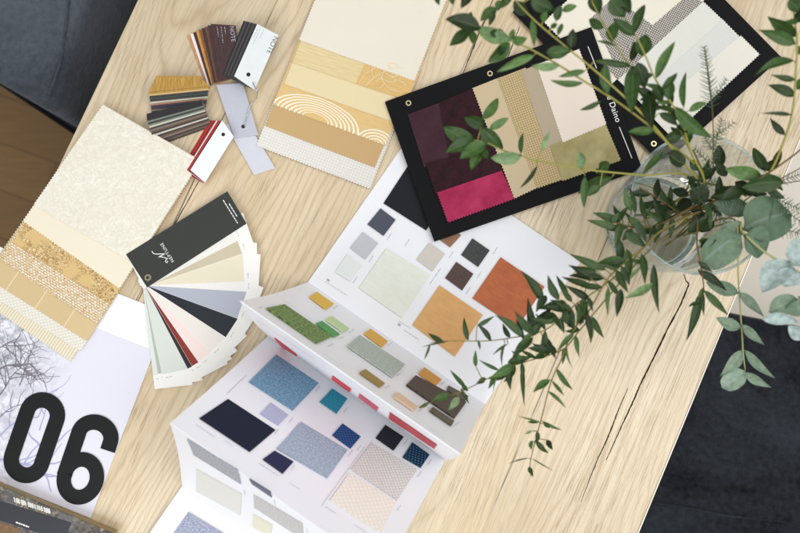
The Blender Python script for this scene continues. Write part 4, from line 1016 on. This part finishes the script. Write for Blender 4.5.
branch('branch arching down from the vase to a lone leafy tip over bare wood', [[base(.0, -.03), (700, 212, .17), (661, 231, .22), (645, 247, .23), (626, 261, .235), (607, 280, .24), (589, 311, .235), (573, 331, .23), (561, 360, .22), (551, 382, .21), (542, 416, .20), (534, 446, .19), (530, 464, .185), (531, 476, .18)]],
 parse('''627 249 629 280 9, 654 264 659 312 8 d, 653 284 625 299 9 p, 621 289 617 317 9 d, 608 287 608 315 5, 617 281 640 268 8 p, 642 254 645 284 8, 643 262 629 260 5, 590 278 569 265 8 d, 590 285 562 277 7, 590 299 566 285 8 d, 606 270 570 254 9 d, 597 271 569 266 7, 604 279 569 276 10 d, 569 296 556 275 6 d, 559 300 548 275 9 d, 561 300 564 312 8 d, 574 333 557 351 6, 567 344 572 368 2.5, 551 380 533 392 8, 556 368 573 390 6, 552 380 564 396 4, 548 391 566 408 4, 538 421 518 416 2, 539 422 527 422 3.5, 542 421 562 430 3.5, 543 423 550 428 4, 532 431 525 434 3 p, 537 431 536 444 5 d, 535 441 548 453 6, 547 440 553 450 6 d, 531 441 532 450 5 p, 529 458 508 464 1.5 d, 531 458 554 471 1.5 d, 529 467 533 477 5'''), M['leaf'], M['stem_olive'], 'l', (.0019, .0007), 4, tint=(.15, .65), fill=(9, 570, 660, 225, 330, (18, 30)))
branch('branch of dense dark leaves whose slender tip crosses the tan leather swatch', [[base(.01, -.03), (690, 214, .17), (655, 236, .21), (625, 268, .225), (600, 288, .23), (575, 305, .23), (545, 330, .225), (510, 338, .215), (485, 341, .21), (467, 341, .21), (448, 341, .21), (430, 343, .205)]],
 parse('''543 304 521 271 10 d, 535 334 528 298 9 d, 523 337 495 315 9, 563 302 539 309 9 d, 536 330 552 308 10 d, 552 312 562 331 6 d, 563 310 572 327 9 d, 549 350 528 348 8 d, 542 335 556 359 8 d, 533 338 512 358 10 d, 524 340 516 319 5 d, 444 343 428 333 6, 468 341 464 317 6 d, 491 341 477 324 6 d, 477 326 494 316 5, 430 344 424 360 3, 448 341 421 347 2, 505 343 502 367 3, 508 344 492 355 3, 478 340 480 350 3, 548 322 531 318 7 d, 530 336 543 322 9 d, 553 314 541 318 8 d, 572 302 560 288 6, 558 306 575 318 6 d, 546 296 536 312 9 d'''), M['leaf_dark'], M['stem_olive'], 'l', (.0016, .0006), 5, tint=(.2, .8), fill=(18, 505, 600, 285, 345, (16, 30)))
branch('branch whose pale budding tip hangs over the dark brown strips of the brochure', [[base(.015, -.035), (692, 220, .16), (650, 250, .20), (612, 292, .215), (580, 330, .21), (562, 350, .205), (528, 361, .20), (508, 368, .195), (483, 381, .19), (460, 392, .185), (436, 400, .18), (420, 408, .18)]],
 parse('''514 364 489 379 10, 508 362 532 357 9 d, 485 378 476 384 6, 466 388 450 370 5, 462 386 468 391 5, 450 395 432 401 8 p, 459 397 448 410 8 p, 429 402 418 408 4 p, 461 389 469 404 4, 476 367 476 350 5, 499 370 479 360 4, 491 379 513 366 10 d, 523 362 524 406 5, 522 362 523 381 5 d, 497 372 493 392 2, 534 359 553 350 7 d, 500 372 512 366 8, 556 352 540 344 8 d, 545 353 533 344 7 d'''), M['leaf'], M['stem_olive'], 'l', (.0016, .0006), 6, tint=(.2, .75), fill=(12, 490, 600, 300, 385, (14, 26)))
branch('cluster of pointed dark leaves leaning over the left rim of the vase', [[base(-.01, -.01), (695, 205, .17), (665, 222, .205), (640, 228, .22), (617, 223, .225)]],
 parse('''620 222 593 213 9, 617 228 587 220 8 p, 623 221 613 205 6 d, 631 212 624 188 8, 635 214 630 188 6 d, 621 224 615 248 8 d, 626 231 646 247 11, 634 220 646 242 9, 647 220 640 193 6 d, 663 229 653 195 9 d, 620 240 619 268 9, 644 218 652 206 5 d, 640 226 628 216 8, 655 227 640 232 8 d, 672 218 656 214 8 d, 628 226 606 230 8, 632 228 622 240 9 p, 612 222 620 212 6, 650 226 660 238 7 d'''), M['leaf_dark'], M['stem_brown'], 'l', (.0026, .0012), 7, tint=(.3, 1), fill=(8, 615, 680, 205, 235, (16, 26)))
branch('short branch hanging from the vase rim with drooping leaves beside the long crack', [[base(.0, -.02), (693, 215, .18), (697, 245, .215), (702, 272, .215), (704, 292, .205)]],
 parse('''700 293 686 341 9, 704 290 728 315 8, 698 270 727 290 9 d, 700 303 688 307 4, 702 290 704 316 5, 703 288 697 300 5, 698 262 712 272 6 d, 688 233 709 216 12 d, 706 204 711 231 6 p, 698 240 723 244 9 p, 700 247 716 240 9 d'''), M['leaf_dark'], M['stem_brown'], 'l', (.0020, .0009), 8, tint=(.25, .9))
branch('drooping silver eucalyptus stem with paired round leaves over the navy chair', [[base(.03, -.02), (728, 218, .18), (738, 236, .215), (738, 270, .205), (740, 307, .19), (742, 333, .18), (743, 351, .175), (745, 369, .17)]],
 parse('''738 293 706 281 13 o, 739 292 763 316 10, 740 328 716 318 11 o, 742 325 764 345 9, 742 350 720 376 12, 744 350 774 378 9, 745 371 722 388 17 r p, 745 371 771 387 9, 742 230 786 214 42 r d, 742 228 719 232 16 r, 739 234 700 263 30 r d, 743 235 764 252 26 r d, 729 216 736 196 30 r'''), M['leaf_silver'], M['stem_pale'], 'l', (.0018, .0010), 9, name='silver_eucalyptus_branch', tint=(.15, .6), zj=.01)
branch('silver eucalyptus stem with pale blue leaves leaving the right edge of the photo', [[base(.04, -.02), (735, 222, .19), (742, 232, .215), (762, 250, .225), (784, 264, .23), (806, 276, .235)]],
 parse('''790 262 762 292 24 o p, 792 266 806 240 26 r p, 794 268 783 286 20 o p, 797 300 768 312 18 r d, 762 318 798 321 11 o p, 806 306 784 310 14 o d, 806 338 789 325 13 o p, 798 296 812 312 14 r'''), M['leaf_silver'], M['stem_pale'], 'r', (.0022, .0016), 10, name='silver_eucalyptus_branch', tint=(.35, .75), zj=.008)
branch('upright branch with long dark leaves along the right edge above the vase', [[base(.03, .0), (730, 196, .18), (765, 178, .23), (784, 141, .27), (793, 108, .285), (796, 70, .295), (797, 40, .30), (793, 6, .305), (790, -14, .31)]],
 parse('''795 44 759 30 12, 797 36 768 16 13, 793 61 756 74 9, 795 80 771 75 6, 795 96 768 85 10, 789 0 801 13 11 o, 800 20 784 21 6, 798 34 782 34 7, 791 115 762 113 4, 785 135 770 118 7 d, 761 175 725 168 13 o p, 765 172 753 148 10 o d, 764 171 779 159 9 d, 783 182 741 187 16 o d, 797 55 806 44 10, 796 90 806 78 9, 720 168 719 145 11 o d, 738 188 710 197 12 o d, 799 10 806 24 10 d'''), M['leaf'], M['stem_green'], 'l', (.0024, .0010), 11, tint=(.1, .55))
branch('upright branch with round deep green leaves crossing the tweed sample', [[base(-.01, .01), (702, 190, .18), (690, 150, .24), (679, 116, .27), (656, 80, .285), (646, 57, .29), (635, 34, .295), (624, 16, .30), (612, -12, .305)], [(690, 150, .24), (668, 110, .26), (645, 88, .27), (628, 63, .275), (616, 45, .28), (600, 17, .285), (592, 2, .29)]],
 parse('''634 34 645 4 9, 641 57 645 35 15 o, 611 -2 625 17 15 o, 624 -6 630 15 10 o d, 612 42 616 22 11 o, 634 36 613 19 10 o, 656 79 675 42 9, 668 100 669 77 11 o, 656 85 663 101 12 o d, 684 108 686 72 6, 688 111 706 103 7 p, 604 28 589 19 9 o, 592 -6 600 14 13 o, 653 98 637 88 9 d, 631 62 634 42 7 d, 614 45 597 41 3 d, 631 66 599 62 6 d, 640 84 632 66 11 o d, 682 118 668 110 9 d, 690 128 676 128 10 o d, 668 153 684 164 13 r d, 663 152 643 173 7'''), M['leaf'], M['stem_green'], 'o', (.0020, .0009), 12, tint=(.15, .7), fill=(12, 640, 705, 70, 160, (13, 24)))
branch('thick bundle of dark stems and leaves crowding the mouth of the vase', [[base(-.03, .01), (690, 210, .15), (726, 195, .20), (760, 178, .235), (790, 158, .25), (812, 140, .26)], [base(.02, -.03), (690, 225, .14), (668, 205, .19), (640, 188, .215)], [base(.01, .02), (700, 205, .16), (705, 180, .20), (693, 150, .22)], {'p': [base(-.02, .03), (720, 210, .15), (760, 190, .21), (806, 165, .24)], 'r': (.0014, .0008)}, {'p': [base(.03, .01), (668, 214, .15), (655, 190, .2), (633, 182, .21)], 'r': (.001, .0006)}],
 parse('''697 183 699 205 17 r d, 712 196 737 188 12 o d, 700 178 712 168 10 d, 742 188 720 200 12 d, 690 200 676 212 11 d, 705 215 690 230 12 d, 720 205 735 215 10 d, 700 170 690 160 9 d, 688 195 672 190 9 d, 735 182 752 196 11 d, 714 222 700 232 10, 674 206 664 196 8 d, 726 176 716 160 9 d'''), M['leaf_dark'], M['stem_brown'], 'o', (.0024, .0012), 13, tint=(.05, .6), fill=(32, 650, 780, 145, 250, (11, 24)))

def fern(label, stem, fronds, seed, mat=None, ln=(8, 13), n=10, z=.25):
    rng = random.Random(seed); t = thing('fern_sprig', label, 'fern', vx + Vector((0, 0, .03)), 0, 'branches in the glass vase')
    pts = [P(*q) if not isinstance(q, Vector) else q for q in stem]
    v, fc = tube_data(smoothline(pts, 6), .0011, .0005, 6); emit('stem', v, fc, M['stem_brown'], t, smooth=True)
    V, Fc = [], []
    for (x0, y0, x1, y1, z0, sp) in fronds:
        d = Vector((x1 - x0, y1 - y0)); L_ = d.length; d.normalize(); nn = Vector((-d.y, d.x))
        a, b = tube_data([P(x0, y0, z0), P((x0 + x1) / 2, (y0 + y1) / 2, z0 + .002), P(x1, y1, z0)], .0006, .0003, 5, len(V)); V += a; Fc += b
        k = int(L_ / 3)
        for i in range(k):
            for s in (-1, 1):
                f_ = (i + rng.random() * .6) / k; q = Vector((x0, y0)) + d * (L_ * f_); l = sp * (1 - .55 * f_) * rng.uniform(.7, 1.15)
                e = q + (d * rng.uniform(.35, .8) + nn * s).normalized() * l
                A, B = P(q.x, q.y, z0), P(e.x, e.y, z0 + rng.uniform(-.006, .008))
                a, b = tube_data([A, A.lerp(B, .5), B], .00065, .00025, 4, len(V)); V += a; Fc += b
    emit('foliage', V, Fc, M['needle'], t, smooth=True); return t
fern('feathery fern sprig standing over the pale linen samples', [base(.0, .02), (706, 185, .17), (713, 150, .23), (712, 105, .25), (708, 70, .255), (705, 48, .26)], [(712, 108, 704, 46, .255, 12), (713, 100, 727, 78, .25, 7), (714, 150, 722, 118, .235, 10), (712, 150, 700, 128, .235, 8), (714, 138, 735, 122, .235, 8), (708, 170, 720, 148, .21, 10), (706, 160, 694, 148, .21, 8)], 3)
fern('dark needle fern poking out at the right edge beside the silver leaf', [base(.04, .01), (740, 195, .18), (770, 186, .21), (806, 180, .22)], [(762, 188, 806, 172, .215, 10), (770, 196, 806, 212, .21, 11), (776, 226, 806, 236, .20, 12), (780, 206, 806, 226, .21, 9), (720, 200, 760, 206, .2, 8), (700, 200, 730, 226, .19, 8), (690, 190, 720, 180, .2, 7)], 4)

# ------------------------------------------------------------------ light
w = bpy.data.worlds.new('World'); scn.world = w; w.use_nodes = True
w.node_tree.nodes['Background'].inputs[0].default_value = (.94, .97, 1.0, 1); w.node_tree.nodes['Background'].inputs[1].default_value = .65
def area(name, loc, target, sx, sy, power, c):
    l = bpy.data.lights.new(name, 'AREA'); l.shape = 'RECTANGLE'; l.size = sx; l.size_y = sy; l.energy = power; l.color = c
    o = bpy.data.objects.new(name, l); col.objects.link(o); o.location = loc
    o.rotation_euler = (Vector(target) - Vector(loc)).to_track_quat('-Z', 'Y').to_euler(); return o
area('window_light', (.95, .02, TZ + 2.0), (.15, 0, TZ), 1.8, 2.0, 40, (1.0, .99, .97))
area('window_light', (-.9, -1.5, TZ + 1.7), (-.1, -.1, TZ), 1.8, 1.4, 33, (.97, .985, 1.0))

scn.render.engine = 'CYCLES'
scn.cycles.use_denoising = True
scn.cycles.max_bounces = 14; scn.cycles.transmission_bounces = 12; scn.cycles.transparent_max_bounces = 12
scn.cycles.caustics_refractive = True; scn.cycles.caustics_reflective = False; scn.cycles.blur_glossy = .5
scn.cycles.sample_clamp_indirect = 6
scn.view_settings.view_transform = 'Standard'; scn.view_settings.look = 'None'; scn.view_settings.exposure = -0.25; scn.view_settings.gamma = 1
